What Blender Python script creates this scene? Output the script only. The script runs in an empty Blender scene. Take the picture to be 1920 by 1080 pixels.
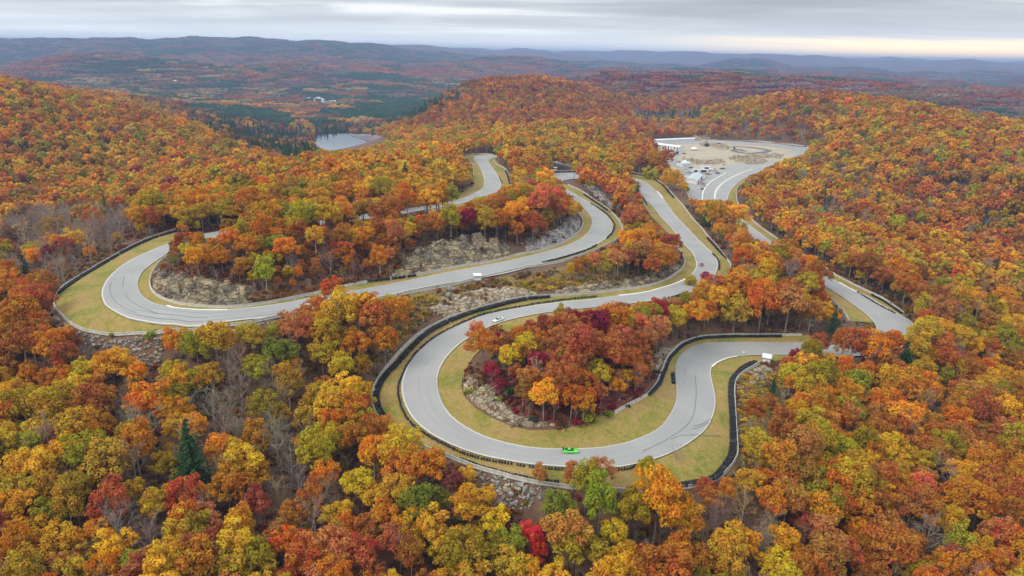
import bpy, bmesh, math, random
import numpy as np
from mathutils import Vector, Matrix
from mathutils.geometry import delaunay_2d_cdt

random.seed(11); RNG = np.random.default_rng(11)
SC = bpy.context.scene
COL = SC.collection
R = math.radians

# ------------------------------------------------------------------ camera
CAM_H = 105.0
FOC = 1371.0                       # focal length in pixels of the 1920 wide photograph
PITCH = math.atan((540 - 99) / FOC)
ROLL = R(1.13)
_f = Vector((0, math.cos(PITCH), -math.sin(PITCH)))
_r = Vector((1, 0, 0)); _u = Vector((0, math.sin(PITCH), math.cos(PITCH)))
CR = math.cos(ROLL) * _r + math.sin(ROLL) * _u
CU = -math.sin(ROLL) * _r + math.cos(ROLL) * _u
cam_d = bpy.data.cameras.new('camera')
cam = bpy.data.objects.new('camera', cam_d); COL.objects.link(cam)
cam.matrix_world = Matrix(((CR.x, CU.x, -_f.x, 0), (CR.y, CU.y, -_f.y, 0), (CR.z, CU.z, -_f.z, CAM_H), (0, 0, 0, 1)))
cam_d.sensor_width = 36; cam_d.lens = 36 * FOC / 1920
cam_d.clip_start = 1; cam_d.clip_end = 80000
SC.camera = cam

# ------------------------------------------------------------------ exposure, world, sun
SC.view_settings.view_transform = 'Standard'; SC.view_settings.look = 'None'
SC.view_settings.gamma = 1; SC.view_settings.use_curve_mapping = False
SC.view_settings.exposure = EXPOSURE = 0.24
SUN_EL, SUN_AZ = R(42), R(238)     # azimuth measured clockwise from +Y
W = bpy.data.worlds.new('World'); SC.world = W; W.use_nodes = True
wn = W.node_tree; wn.nodes.clear()
def WN(t, **k):
    n = wn.nodes.new(t)
    for a, b in k.items(): setattr(n, a, b)
    return n
def wl(a, b): wn.links.new(a, b)
def wmath(op, a, b=None, c=None, clamp=False):
    n = WN('ShaderNodeMath', operation=op, use_clamp=clamp)
    for i, v in enumerate((a, b, c)):
        if v is None: continue
        if isinstance(v, (int, float)): n.inputs[i].default_value = v
        else: wl(v, n.inputs[i])
    return n.outputs[0]
def wramp(fac, stops):
    n = WN('ShaderNodeValToRGB'); e = n.color_ramp.elements
    while len(e) > 1: e.remove(e[-1])
    e[0].position = stops[0][0]; e[0].color = (*stops[0][1], 1)
    for p, c in stops[1:]:
        q = e.new(p); q.color = (*c, 1)
    wl(fac, n.inputs[0]); return n.outputs[0]
def wmix(f, a, b):
    n = WN('ShaderNodeMix', data_type='RGBA')
    for i, v in ((0, f), (6, a), (7, b)):
        if isinstance(v, (int, float)): n.inputs[i].default_value = v
        elif isinstance(v, tuple): n.inputs[i].default_value = (*v, 1)
        else: wl(v, n.inputs[i])
    return n.outputs[2]
tc = WN('ShaderNodeTexCoord'); sep = WN('ShaderNodeSeparateXYZ'); wl(tc.outputs['Generated'], sep.inputs[0])
zc = wmath('MAXIMUM', sep.outputs[2], 0.0)
den = wmath('ADD', zc, 0.055)
cx = wmath('DIVIDE', sep.outputs[0], den); cy = wmath('DIVIDE', sep.outputs[1], den)
cmb = WN('ShaderNodeCombineXYZ'); wl(cx, cmb.inputs[0]); wl(cy, cmb.inputs[1])
mp = WN('ShaderNodeMapping'); wl(cmb.outputs[0], mp.inputs[0]); mp.inputs['Scale'].default_value = (0.16, 0.62, 1); mp.inputs['Rotation'].default_value = (0, 0, R(-9)); mp.inputs['Location'].default_value = (3.1, 1.7, 0)
cmb2 = WN('ShaderNodeCombineXYZ'); azz = wmath('ARCTAN2', sep.outputs[0], sep.outputs[1]); wl(wmath('MULTIPLY', azz, 2.6), cmb2.inputs[0]); wl(wmath('MULTIPLY', wmath('POWER', zc, .7), 17.0), cmb2.inputs[1])
n2 = WN('ShaderNodeTexNoise'); n2.inputs['Scale'].default_value = 1.0; n2.inputs['Detail'].default_value = 6; n2.inputs['Roughness'].default_value = .5; n2.inputs['Distortion'].default_value = .5; wl(cmb2.outputs[0], n2.inputs['Vector'])
n1 = WN('ShaderNodeTexNoise'); n1.inputs['Scale'].default_value = 1.0; n1.inputs['Detail'].default_value = 7; n1.inputs['Roughness'].default_value = 0.52; n1.inputs['Distortion'].default_value = 0.35
wl(mp.outputs[0], n1.inputs['Vector'])
nn = wmath('ADD', wmath('MULTIPLY', n1.outputs[0], .45), wmath('MULTIPLY', n2.outputs[0], .55))
cloud = wramp(nn, [(0.36, (0.32, 0.35, 0.39)), (0.45, (0.44, 0.48, 0.52)), (0.52, (0.60, 0.64, 0.67)), (0.585, (0.86, 0.87, 0.87))])
# darker blue grey deck to the east side, paler low band near the horizon
az = wmath('ARCTAN2', sep.outputs[0], sep.outputs[1])
east = WN('ShaderNodeMapRange'); wl(az, east.inputs[0]); east.inputs[1].default_value = -0.1; east.inputs[2].default_value = 0.6; east.interpolation_type = 'SMOOTHSTEP'
cloud = wmix(wmath('MULTIPLY', east.outputs[0], 0.5), cloud, (0.34, 0.36, 0.41))
low = WN('ShaderNodeMapRange'); wl(zc, low.inputs[0]); low.inputs[1].default_value = 0.06; low.inputs[2].default_value = 0.0; low.interpolation_type = 'SMOOTHSTEP'
cloud = wmix(wmath('MULTIPLY', low.outputs[0], 0.85), cloud, (0.92, 0.99, 1.04))
# the gap under the deck where the evening light comes through
gap = WN('ShaderNodeMapRange'); wl(wmath('ADD', zc, wmath('MULTIPLY', wmath('SUBTRACT', n1.outputs[0], 0.5), 0.03)), gap.inputs[0]); gap.inputs[1].default_value = 0.029; gap.inputs[2].default_value = 0.015; gap.interpolation_type = 'SMOOTHSTEP'
eg = WN('ShaderNodeMapRange'); wl(az, eg.inputs[0]); eg.inputs[1].default_value = 0.08; eg.inputs[2].default_value = 0.5; eg.interpolation_type = 'SMOOTHSTEP'
cloud = wmix(wmath('MULTIPLY', gap.outputs[0], eg.outputs[0]), cloud, (1.65, 1.27, 0.78))
# an overcast deck is brighter overhead than at the horizon
vs = WN('ShaderNodeVectorMath', operation='SCALE'); wl(cloud, vs.inputs[0]); wl(wmath('MULTIPLY_ADD', zc, 1.7, 1.0), vs.inputs['Scale']); cloud = vs.outputs[0]
grd = WN('ShaderNodeMapRange'); wl(sep.outputs[2], grd.inputs[0]); grd.inputs[1].default_value = -0.005; grd.inputs[2].default_value = -0.03
cloud = wmix(grd.outputs[0], cloud, (0.16, 0.13, 0.12))
sky = WN('ShaderNodeTexSky', sky_type='NISHITA'); sky.sun_disc = False; sky.sun_elevation = SUN_EL; sky.sun_rotation = SUN_AZ
bgc = WN('ShaderNodeBackground'); wl(cloud, bgc.inputs[0]); bgc.inputs[1].default_value = SKY_STR = 1.0
bgs = WN('ShaderNodeBackground'); wl(sky.outputs[0], bgs.inputs[0]); bgs.inputs[1].default_value = 0.1
mxs = WN('ShaderNodeMixShader'); mxs.inputs[0].default_value = 0.93; wl(bgs.outputs[0], mxs.inputs[1]); wl(bgc.outputs[0], mxs.inputs[2])
wo = WN('ShaderNodeOutputWorld'); wl(mxs.outputs[0], wo.inputs[0])
sd = bpy.data.lights.new('sun', 'SUN'); sd.energy = 1.5; sd.angle = R(22); sd.color = (1, 0.91, 0.78)
sun = bpy.data.objects.new('sun', sd); COL.objects.link(sun)
sdir = Vector((math.sin(SUN_AZ) * math.cos(SUN_EL), math.cos(SUN_AZ) * math.cos(SUN_EL), math.sin(SUN_EL)))
sun.rotation_euler = sdir.to_track_quat('Z', 'Y').to_euler(); sun.location = (0, 0, 300)
SC.cycles.max_bounces = 6; SC.cycles.diffuse_bounces = 3; SC.cycles.glossy_bounces = 2; SC.cycles.transmission_bounces = 3
SC.cycles.volume_bounces = 1; SC.cycles.transparent_max_bounces = 8

# ------------------------------------------------------------------ photograph <-> place
_F, _R, _U = (np.array(v) for v in (_f, CR, CU))
def rays(P):
    P = np.atleast_2d(np.asarray(P, float))
    d = _F[None] + ((P[:, 0] - 960) / FOC)[:, None] * _R[None] + ((540 - P[:, 1]) / FOC)[:, None] * _U[None]
    return d                                           # scaled so that depth along the axis is 1
def at_elev(P, z):
    d = rays(P); t = (np.asarray(z, float) - CAM_H) / d[:, 2]
    return np.stack([d[:, 0] * t, d[:, 1] * t], 1)
def at_dist(P, D):
    d = rays(P); t = np.asarray(D, float) / np.hypot(d[:, 0], d[:, 1])
    return np.stack([d[:, 0] * t, d[:, 1] * t, CAM_H + d[:, 2] * t], 1)
def project(X):
    X = np.atleast_2d(np.asarray(X, float)).copy(); X[:, 2] -= CAM_H
    w = X @ _F; w = np.where(w < 1, 1e-3, w)
    return np.stack([960 + FOC * (X @ _R) / w, 540 - FOC * (X @ _U) / w], 1), w

# ------------------------------------------------------------------ the course, traced at its two edges
# (left edge x, y, right edge x, y, elevation) in the direction of travel
TRACK_ST = [
 (1092,318,1092,313.5,8),(1060,311,1064,306,9),(1030,304,1036,300,11),(990,298,994,294.5,13),(950,296,954,292.5,14),(928,296,905,291.5,15),
 (916,303,888,297,15),(924,315,898,311,15),(932,328,905,328,15),(940,344,908,345,15),(932,360,900,357,15.5),(900,371,870,371,16),(858,384,838,381,17),
 (800,394,790,388,18),(740,404,730,397,19),(670,414,660,406,20),(600,424,590,415,21),(520,434,505,424,22),(440,444,420,433,22),(365,456,352,446,21.5),
 (325,468,322,455,21),(308,480,283,470,21),(288,494,247,487,20.5),(268,511,219,506,20),(260,527,199,527,20),(260,541,190,548,20),(267,554,192,564,20),(283,567,202,579,20),
 (307,575,240,596,20),(333,580,283,604,20),(383,584,350,607.5,20),(427,583,415,605,20),(483,577,470,599,20),(533,570,530,593,19.5),(573,562,575,585,19),
 (640,551,645,571,18.3),(717,537,722,555,17.5),(787,523,790,541,17),(853,509,857,529,16.5),(940,493,945,514,16.2),(1000,479,1006,498,16),(1040,468.5,1050,485,16),(1073,457,1090,472,15.5),
 (1097,442,1120,459,15),(1108,427,1140,445,14.5),(1109,412,1148.5,430,14),(1102,399,1145,414,13.5),(1090,388,1130,399,13),(1072,377,1107,382,12),(1052,368,1083,367,11),(1037,360,1066,357.5,10),
 (1024,350,1053,350,9),(1020,336,1050,343,8.5),(1036,327,1060,338.5,8),(1070,324.5,1082,336,7.5),(1120,326,1120,337,7),(1160,330,1158,341,6.5),(1188,335,1182,347,6),
 (1210,342,1198,358,5.5),(1232,360,1209,373,5),(1250,382,1226,391,5),(1267,405,1240,409,5),(1285,424,1257,427,5),(1303,443,1271,445,5.5),(1323,463,1285,462,6),(1338,477,1297,475,6),
 (1346,492,1304,492,6.5),(1344,508,1302,507,7),(1333,527,1287,522,7.5),(1303,545,1260,535,7.5),(1265,557,1217,547,8),(1205,567,1160,555,8),(1130,576,1105,562,8.8),(1040,585,1040,568.5,9.6),
 (990,593,975,578.5,9.8),(943,604,917,590.5,9.6),(908,618,865,609,9),(873,638,825,628,8),(847,660,793,653,6.6),(830,683,769,679,5),(821,708,755,707,3.6),(822,732,752,733,2.4),
 (830,757,760,763,1.8),(847,781,777,790,1.2),(873,801,803,812,.8),(907,818,842,833,.4),(943,830,893,852.5,0),(993,840,943,863,0),(1043,843.5,993,871,0),(1093,843,1047,875.5,0),
 (1143,838,1110,878,0),(1193,825,1165,876,-.3),(1233,805,1227,862,-.8),(1253,783,1270,845,-1.6),(1266,757,1302,825,-2.4),(1268.5,735,1325,804,-3),(1267,715,1338,778,-3.6),(1266,698,1342,752,-4.2),
 (1267,684,1338,727,-5),(1275,669,1333,703,-6),(1290,656,1336,688,-7),(1311,648,1348,678.5,-8),(1340,644,1380,669,-8.6),(1400,642.5,1433,666.5,-9),(1467,643.5,1483,666,-9),(1510,644,1515,667,-9),
 (1560,644,1570,669,-9),(1610,641,1640,665,-9),(1636,632,1695,650,-9),(1643,618,1722,628,-9),(1638,606,1712,606,-9),(1623,590,1680,587,-8.5),(1600,573,1652,571,-8),(1573,554,1627,556,-7.5),
 (1535,530,1573,530,-6.5),(1494,505,1533,505,-5.5),(1452,480,1490,480,-4.5),(1408,455,1445,452,-3.5),(1374,430,1411,427,-3),(1350,407,1384,406,-2),(1339,387,1367,389,-1),(1340,371,1365,371,-.5),
 (1348,352,1373,354,0),(1367,336,1390,338,.5),(1388,326,1408,330,1),(1407,318,1430,321,1),(1436,311,1458,313.5,1.5),(1462,304,1488,304,1.5),(1484,295,1508,293,2),(1489,288,1514,284,2),(1482,280,1510,276.5,2.5),
 (1455,275.5,1480,272,2.5),(1410,272,1430,268.5,3),(1350,269.5,1360,266,3),(1290,269,1292,265.5,3.5),(1225,270,1225,266,4),(1170,275,1165,271,4)]
T = np.array(TRACK_ST, float)
TL = at_elev(T[:, 0:2], T[:, 4]); TR_ = at_elev(T[:, 2:4], T[:, 4])

def catmull(P, step):
    """a smooth line through the points, sampled about every `step` along its first pair of columns"""
    P = np.asarray(P, float); n = len(P)
    if n < 3:
        L = np.linalg.norm(P[-1, :2] - P[0, :2]); k = max(2, int(L / step) + 1); t = np.linspace(0, 1, k)[:, None]
        return P[0] * (1 - t) + P[-1] * t
    Q = np.vstack([2 * P[0] - P[1], P, 2 * P[-1] - P[-2]]); out = []
    for i in range(1, n):
        p0, p1, p2, p3 = Q[i - 1:i + 3]; L = np.linalg.norm(p2[:2] - p1[:2]); k = max(1, int(round(L / step)))
        for t in np.arange(k) / k:
            out.append(.5 * ((2 * p1) + (-p0 + p2) * t + (2 * p0 - 5 * p1 + 4 * p2 - p3) * t * t + (-p0 + 3 * p1 - 3 * p2 + p3) * t ** 3))
    out.append(P[-1]); return np.array(out)
def resample(P, step):
    d = np.r_[0, np.cumsum(np.linalg.norm(np.diff(P[:, :2], axis=0), axis=1))]
    n = max(2, int(d[-1] / step) + 1); s = np.linspace(0, d[-1], n)
    return np.stack([np.interp(s, d, P[:, k]) for k in range(P.shape[1])], 1)
def in_poly(P, poly):
    x, y = P[:, 0], P[:, 1]; c = np.zeros(len(P), bool); j = len(poly) - 1
    for i in range(len(poly)):
        xi, yi = poly[i]; xj, yj = poly[j]
        if yi != yj:
            c ^= ((yi > y) != (yj > y)) & (x < (xj - xi) * (y - yi) / (yj - yi) + xi)
        j = i
    return c

# ground seen or guessed through the trees: (x, y, elevation)
G_ELEV = [(1000,1080,-14),(700,1080,-14),(350,1060,-12),(50,1060,-10),(1300,1080,-16),(1600,1060,-24),(1900,1060,-28),(700,950,-9),(450,900,-6),(200,900,-4),(20,850,-4),
 (950,945,-5),(1150,960,-6),(1350,960,-9),(1500,850,-14),(1700,880,-22),(1880,850,-26),(1450,760,-9),(1600,740,-16),(1850,720,-22),(1700,680,-14),(1850,640,-18),(1880,560,-16),
 (640,700,5),(560,650,12),(640,650,11),(480,700,4),(330,700,7),(200,690,8),(110,650,11),(60,600,8),(20,560,6),(100,700,4),(640,800,-4),(640,610,15.5),(690,600,14.5),(300,780,0),(560,800,-3),
 (98,566,17),(105,585,17),(150,618,17),(230,630,17),(300,627,17),(104,547,18),(450,612,17.5),(550,592,17.5),
 (60,500,7),(150,470,12),(280,430,17),(130,420,-6),(40,430,-12),(100,350,-6),(250,370,-6),(330,340,0),(430,370,16),(560,350,20),(700,330,19),(830,310,16),(480,330,12),(600,310,14),
 (350,500,27),(430,490,28),(520,490,28),(600,490,27),(680,470,26),(760,450,25),(850,440,24),(930,430,23),(1000,420,22),(1040,400,19),(330,540,22),(430,560,21),(340,560,21),
 (620,455,25),(500,455,25),(760,420,22),(900,400,20),(960,380,18),(1000,360,16),(980,330,15),
 (860,485,21.5),(950,470,21),(1040,445,19),(1085,415,17),
 (780,575,12.5),(1110,510,12.5),(1180,455,12),(1172,425,12.5),(1150,385,11.5),(1120,365,11),(1180,400,10),(1230,450,8.5),(1250,490,8),(740,620,11),
 (1050,700,9),(1100,650,10.5),(1200,620,9),(1000,640,9.5),(950,690,8),(900,720,5),(980,760,3.5),(1100,770,3),(1180,720,3),(1200,670,2),(1290,615,2),(1400,600,-1),(1500,590,-4),(1580,590,-6.5),
 (1450,540,3),(1380,520,6),(1400,470,4),(1350,430,4),(1310,390,4),(1290,345,3),(1480,510,-1),(1290,360,4.2),
 (1450,420,-7),(1550,480,-12),(1650,520,-14),(1800,540,-16),(1480,370,-8),(1600,400,-14),(1750,430,-16),(1900,450,-18),(1500,320,0),(1650,350,-4),(1800,380,-8),(1900,360,-4),
 (1260,320,2.5),(1240,290,3),(1300,300,2),(1300,280,3),(1400,285,3),(1430,295,3),
 (640,270,-60),(600,262,-60),(700,262,-60),(540,265,-58),(660,250,-60),(760,250,-52),(560,235,-60),(700,225,-60),(590,200,-62),(800,190,-60),(450,240,-50)]
# canopy tops: (x, y, horizontal distance); the ground lies 12 m lower
G_DIST = [(0,172,900),(120,188,910),(260,219,880),(400,255,830),(500,290,780),(0,230,800),(150,250,800),(300,280,760),(430,310,700),(0,300,720),
 (130,170,1500),(250,182,1500),(350,205,1450),(0,150,1600),(470,225,1500),
 (880,157,1450),(960,147,1500),(1050,155,1450),(820,185,1300),(760,225,1250),(860,215,1100),(960,200,1150),(950,240,900),(850,258,850),(750,285,760),(700,300,640),(1060,230,950),(1120,200,1250),(1150,240,1000),(1040,270,720),(1120,262,800),
 (1180,136,2200),(1280,142,2100),(1400,152,2000),(1250,175,1700),(1110,166,1700),(1180,183,1480),(1240,205,1350),
 (1320,206,1250),(1400,187,1200),(1500,174,1130),(1600,182,1090),(1700,194,1030),(1800,215,1000),(1900,240,950),(1400,245,1020),(1500,225,1020),(1600,240,880),(1700,270,800),(1800,300,740),(1900,320,700),(1560,275,850),
 (1550,152,2300),(1700,165,2200),(1850,185,2100)]
# plain world points (x, y, z)
G_WORLD = [(0,20,-20),(-60,60,-16),(60,60,-20),(-150,0,-14),(150,0,-24),(0,-150,-20),(-300,-200,-20),(300,-200,-24),(-250,120,-6),(260,120,-26),(-420,250,-6),(430,250,-24),(-700,400,-10),(700,350,-16),
 (-1000,900,28),(1000,700,20),(-900,0,-20),(900,0,-20),(-600,1200,0),(-450,1150,-38),(-320,1050,-40),(-700,2600,-60),(0,2600,-50),(500,2800,-30),(1200,2600,0),(1900,2600,0),(-1600,2600,-50),(-1500,1500,0),(1600,1200,0),(1700,1800,-10),
 (300,1750,-30),(650,1500,-38),(480,1500,-30),(-100,2100,-50),(900,1450,-35),(-400,3400,-62),(400,3400,-50),(1500,3400,-40),(-1800,3400,-60),(2600,2600,-30),(-2600,2600,-40),(2600,3500,-40),(-2600,3600,-55)]
ge = np.array(G_ELEV, float); gd = np.array(G_DIST, float)
PTS = []
RSZ = resample(catmull(np.c_[TL, TR_, T[:, 4]], 3.0), 9.0)
PTS += [RSZ[:, [0, 1, 4]], RSZ[:, [2, 3, 4]]]
q_ = np.c_[at_elev(ge[:, :2], ge[:, 2]), ge[:, 2]]
_m = (RSZ[:, :2] + RSZ[:, 2:4]) / 2
PTS.append(q_[np.min(np.linalg.norm(q_[:, None, :2] - _m[None], axis=2), axis=1) > 15])
q = at_dist(gd[:, :2], gd[:, 2]); q[:, 2] -= 12; PTS.append(q); PTS.append(np.array(G_WORLD, float))
PTS = np.concatenate(PTS)
RSC = 400.0
def _warp(X):
    """compress distances so that near and far control points carry alike weight"""
    r = np.hypot(X[:, 0], X[:, 1]) + 1e-9
    s = np.log1p(r / RSC) * RSC / r
    return np.stack([X[:, 0] * s, X[:, 1] * s], 1) / 200.0
def _ker(r2): return r2 * np.log(r2 + 1e-12) * 0.5
def tps_fit(P, lam):
    X = _warp(P[:, :2]); n = len(X)
    r2 = ((X[:, None] - X[None]) ** 2).sum(2)
    A = np.zeros((n + 3, n + 3)); A[:n, :n] = _ker(r2) + lam * np.eye(n)
    A[:n, n] = 1; A[:n, n + 1:] = X; A[n:, :n] = A[:n, n:].T
    return X, np.linalg.solve(A, np.r_[P[:, 2], 0, 0, 0])
TX, TW = tps_fit(PTS, 0.0003)
# far ridges: crest as seen (x, y), distance, falloff width
RIDGES = [
 ([(-700,150),(0,141),(150,140),(330,140),(400,128),(500,119),(600,117),(680,120),(750,128),(860,122),(950,125),(1000,130),(1100,152),(2600,260)], 4400, 700),
 ([(560,150),(640,125),(690,112),(740,105),(790,110),(850,122),(920,130),(1000,150)], 5400, 500),
 ([(-800,70),(0,74),(100,79),(200,79),(290,76),(385,74),(450,77),(520,79),(600,80),(700,88),(750,95),(850,99),(1000,118),(2600,180)], 6800, 1300),
 ([(-500,90),(560,82),(640,80),(740,84),(800,86),(880,92),(960,96),(1040,101),(1100,106),(1180,112),(2600,150)], 8300, 1000),
 ([(-800,110),(900,97),(970,91),(1040,97),(1100,95),(1160,93),(1220,97),(1300,98),(1360,98),(1410,101),(1450,101),(1500,105),(1570,108),(1640,112),(1750,113),(1920,118),(2700,128)], 10500, 1500),
 ([(700,150),(980,128),(1060,118),(1130,116),(1250,118),(1400,121),(1500,125),(1600,130),(1750,140),(1920,148),(2700,190)], 7300, 1000),
 ([(900,165),(1100,142),(1170,135),(1300,137),(1400,141),(1550,146),(1700,153),(1800,162),(1920,178),(2700,260)], 3900, 500),
 ([(-900,60),(0,72),(100,73.5),(200,72.5),(300,74.5),(450,77),(700,84),(1000,95),(1400,104),(1920,115),(2700,130)], 13500, 1500)]
RD = []
for pl, D, wd in RIDGES:
    c = at_dist(pl, D * np.ones(len(pl))); a = np.arctan2(c[:, 0], c[:, 1]); o = np.argsort(a); RD.append((a[o], c[o, 2], D, wd))
def wav(x, y, s, k):
    return np.sin(x / s + 1.7 * k + 1.3 * np.sin(y / s * .7 + k)) * np.cos(y / s * 1.13 + 2.1 * k + .9 * np.sin(x / s * .6 - k))
def H(x, y):
    x = np.atleast_1d(np.asarray(x, float)); y = np.atleast_1d(np.asarray(y, float))
    out = np.empty(len(x))
    for i in range(0, len(x), 40000):
        xx, yy = x[i:i + 40000], y[i:i + 40000]
        r = np.hypot(xx, yy)
        rc = np.minimum(r, 3600) / np.maximum(r, 1e-6)
        X = _warp(np.stack([xx * rc, yy * rc], 1))
        r2 = (X ** 2).sum(1)[:, None] + (TX ** 2).sum(1)[None] - 2 * X @ TX.T
        z = _ker(np.maximum(r2, 1e-12)) @ TW[:-3] + TW[-3] + X @ TW[-2:]
        z = np.clip(z, -75, 130)
        f = r > 2300
        if f.any():
            a = np.arctan2(xx[f], yy[f]); rr = r[f]; zz = np.full(f.sum(), -62.0)
            base = -64 + 10 * wav(xx[f], yy[f], 500, 1)
            base = base + np.clip((rr - 2600) / 900, 0, 1) * (95 * np.clip(wav(xx[f], yy[f], 380, 6), 0, 1) ** 1.3 + 70 * np.clip(wav(xx[f], yy[f], 620, 8) + .1, 0, 1) + 12 * wav(xx[f], yy[f], 150, 9)) * np.clip(1.25 - rr / 16000, .3, 1)
            zz = base
            for aa, cz, D, wd in RD:
                crest = np.interp(a, aa, cz)
                Dv = D * (1 + .05 * np.sin(a * 9 + D) + .03 * np.sin(a * 23 + D * .7))
                crest = CAM_H + (crest - CAM_H) * Dv / D + D / FOC * (1.5 * np.sin(a * 37 + D) + 1.1 * np.sin(a * 83 + 2 * D) + .6 * np.sin(a * 190 + D))
                rough = .10 * wav(xx[f], yy[f], wd * .5, 2) + .05 * wav(xx[f], yy[f], wd * .2, 3)
                p = np.exp(-((rr - Dv) / wd) ** 2 / 2) 
                p = np.clip(p + rough * p * (1 - p) * 4, 0, 1)
                h = -62 + (crest + 62) * p
                zz = np.maximum(zz, h)
            t = np.clip((rr - 2300) / 1000, 0, 1); t = t * t * (3 - 2 * t)
            z[f] = z[f] * (1 - t) + zz * t
        m = np.clip((r - 900) / 900, 0, 1)
        z = z + m * (5 * wav(xx, yy, 110, 4) + 3 * wav(xx, yy, 47, 5))
        out[i:i + 40000] = np.minimum(z, 168)
    return out
def hit(P, zoff=0.0):
    """where the line of sight through pixel P meets the ground"""
    d = rays(P); n = len(d); dh = np.hypot(d[:, 0], d[:, 1])
    ts = np.exp(np.linspace(math.log(60), math.log(6000), 260))
    lo = np.full(n, ts[0]); hi = np.full(n, ts[-1]); done = np.zeros(n, bool)
    for t0, t1 in zip(ts[:-1], ts[1:]):
        a = ~done
        if not a.any(): break
        k = t1 / dh[a]
        below = CAM_H + d[a, 2] * k < H(d[a, 0] * k, d[a, 1] * k) + zoff
        ia = np.where(a)[0]; b = ia[below]; lo[b] = t0; hi[b] = t1; done[b] = True
    for _ in range(14):
        m = (lo + hi) / 2; k = m / dh
        below = CAM_H + d[:, 2] * k < H(d[:, 0] * k, d[:, 1] * k) + zoff
        hi = np.where(below, m, hi); lo = np.where(below, lo, m)
    k = hi / dh
    return np.stack([d[:, 0] * k, d[:, 1] * k], 1)

# ------------------------------------------------------------------ materials
class NT:
    def __init__(s, name, rough=.9, spec=.2):
        s.m = bpy.data.materials.new(name); s.m.use_nodes = True; s.t = s.m.node_tree; s.t.nodes.clear()
        s.o = s.n('ShaderNodeOutputMaterial'); s.b = s.n('ShaderNodeBsdfPrincipled'); s.l(s.b.outputs[0], s.o.inputs[0])
        s.b.inputs['Roughness'].default_value = rough; s.b.inputs['Specular IOR Level'].default_value = spec
        g = s.n('ShaderNodeNewGeometry'); s.pos = g.outputs['Position']
    def n(s, t, **k):
        n = s.t.nodes.new(t)
        for a, b in k.items(): setattr(n, a, b)
        return n
    def l(s, a, b): s.t.links.new(a, b)
    def set(s, i, v):
        if isinstance(v, (int, float)): i.default_value = v
        elif isinstance(v, tuple): i.default_value = (*v, 1) if len(v) == 3 and len(i.default_value) == 4 else v
        else: s.l(v, i)
    def noise(s, scale, detail=4, rough=.55, vec=None, dist=0.0, out=0):
        n = s.n('ShaderNodeTexNoise'); n.inputs['Scale'].default_value = scale; n.inputs['Detail'].default_value = detail
        n.inputs['Roughness'].default_value = rough; n.inputs['Distortion'].default_value = dist; s.l(vec or s.pos, n.inputs['Vector']); return n.outputs[out]
    def voro(s, scale, feature='F1', vec=None, out=0):
        n = s.n('ShaderNodeTexVoronoi', feature=feature); n.inputs['Scale'].default_value = scale; s.l(vec or s.pos, n.inputs['Vector']); return n.outputs[out]
    def ramp(s, f, st):
        n = s.n('ShaderNodeValToRGB'); e = n.color_ramp.elements
        while len(e) > 1: e.remove(e[-1])
        e[0].position = st[0][0]; e[0].color = (*st[0][1], 1)
        for p, c in st[1:]:
            q = e.new(p); q.color = (*c, 1)
        s.l(f, n.inputs[0]); return n.outputs[0]
    def mix(s, f, a, b, mode='MIX'):
        n = s.n('ShaderNodeMix', data_type='RGBA', blend_type=mode); s.set(n.inputs[0], f); s.set(n.inputs[6], a); s.set(n.inputs[7], b); return n.outputs[2]
    def math(s, op, a, b=0.0, clamp=False):
        n = s.n('ShaderNodeMath', operation=op, use_clamp=clamp); s.set(n.inputs[0], a); s.set(n.inputs[1], b); return n.outputs[0]
    def rng(s, v, a, b, c=0.0, d=1.0):
        n = s.n('ShaderNodeMapRange'); s.l(v, n.inputs[0])
        for i, k in enumerate((a, b, c, d)): n.inputs[i + 1].default_value = k
        return n.outputs[0]
    def attr(s, name, kind='GEOMETRY', out='Color'):
        n = s.n('ShaderNodeAttribute', attribute_type=kind, attribute_name=name); return n.outputs[out]
    def col(s, v): s.set(s.b.inputs['Base Color'], v); return s
    def bump(s, h, strength=.5, dist=.1):
        n = s.n('ShaderNodeBump'); n.inputs['Strength'].default_value = strength; n.inputs['Distance'].default_value = dist; s.l(h, n.inputs['Height']); s.l(n.outputs[0], s.b.inputs['Normal']); return s
def flat(name, c, rough=.6, var=.12, sc=3.0, spec=.3, metal=0.0):
    t = NT(name, rough, spec); a = tuple(v * (1 - var) for v in c); b = tuple(min(1, v * (1 + var)) for v in c)
    t.col(t.ramp(t.noise(sc, 3), [(.3, a), (.7, b)])); t.b.inputs['Metallic'].default_value = metal; return t.m
M = {}
t = NT('forest_floor')       # leaf litter, brush and, far off, the mottled autumn canopy
nf = t.noise(.18, 6, .65); nb = t.noise(.02, 5, .6); nd = t.noise(1.3, 4, .7)
c = t.ramp(nf, [(.3, (.095, .050, .030)), (.45, (.16, .078, .042)), (.58, (.20, .115, .060)), (.72, (.15, .13, .06))])
c = t.mix(t.rng(nb, .4, .6, 0, .6), c, (.13, .085, .065))
c = t.mix(t.rng(nd, .55, .75, 0, .5), c, (.26, .17, .085))
far = t.ramp(t.noise(.004, 9, .7), [(.34, (.025, .05, .035)), (.44, (.05, .06, .045)), (.5, (.11, .06, .05)), (.57, (.13, .07, .05)), (.66, (.10, .075, .075))])
vd = t.voro(.09, 'F1', out=1); far = t.mix(.35, far, t.mix(1.0, far, vd, 'OVERLAY'))
ln = t.n('ShaderNodeVectorMath', operation='LENGTH'); t.l(t.pos, ln.inputs[0])
t.col(t.mix(t.rng(ln.outputs['Value'], 2500, 4200), c, far)).bump(nd, .6, .4); M['floor'] = t.m
t = NT('mown_grass')
a1 = t.noise(.055, 6, .68, None, .6); a2 = t.noise(.42, 6, .75); a3 = t.noise(3.2, 4, .7)
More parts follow.
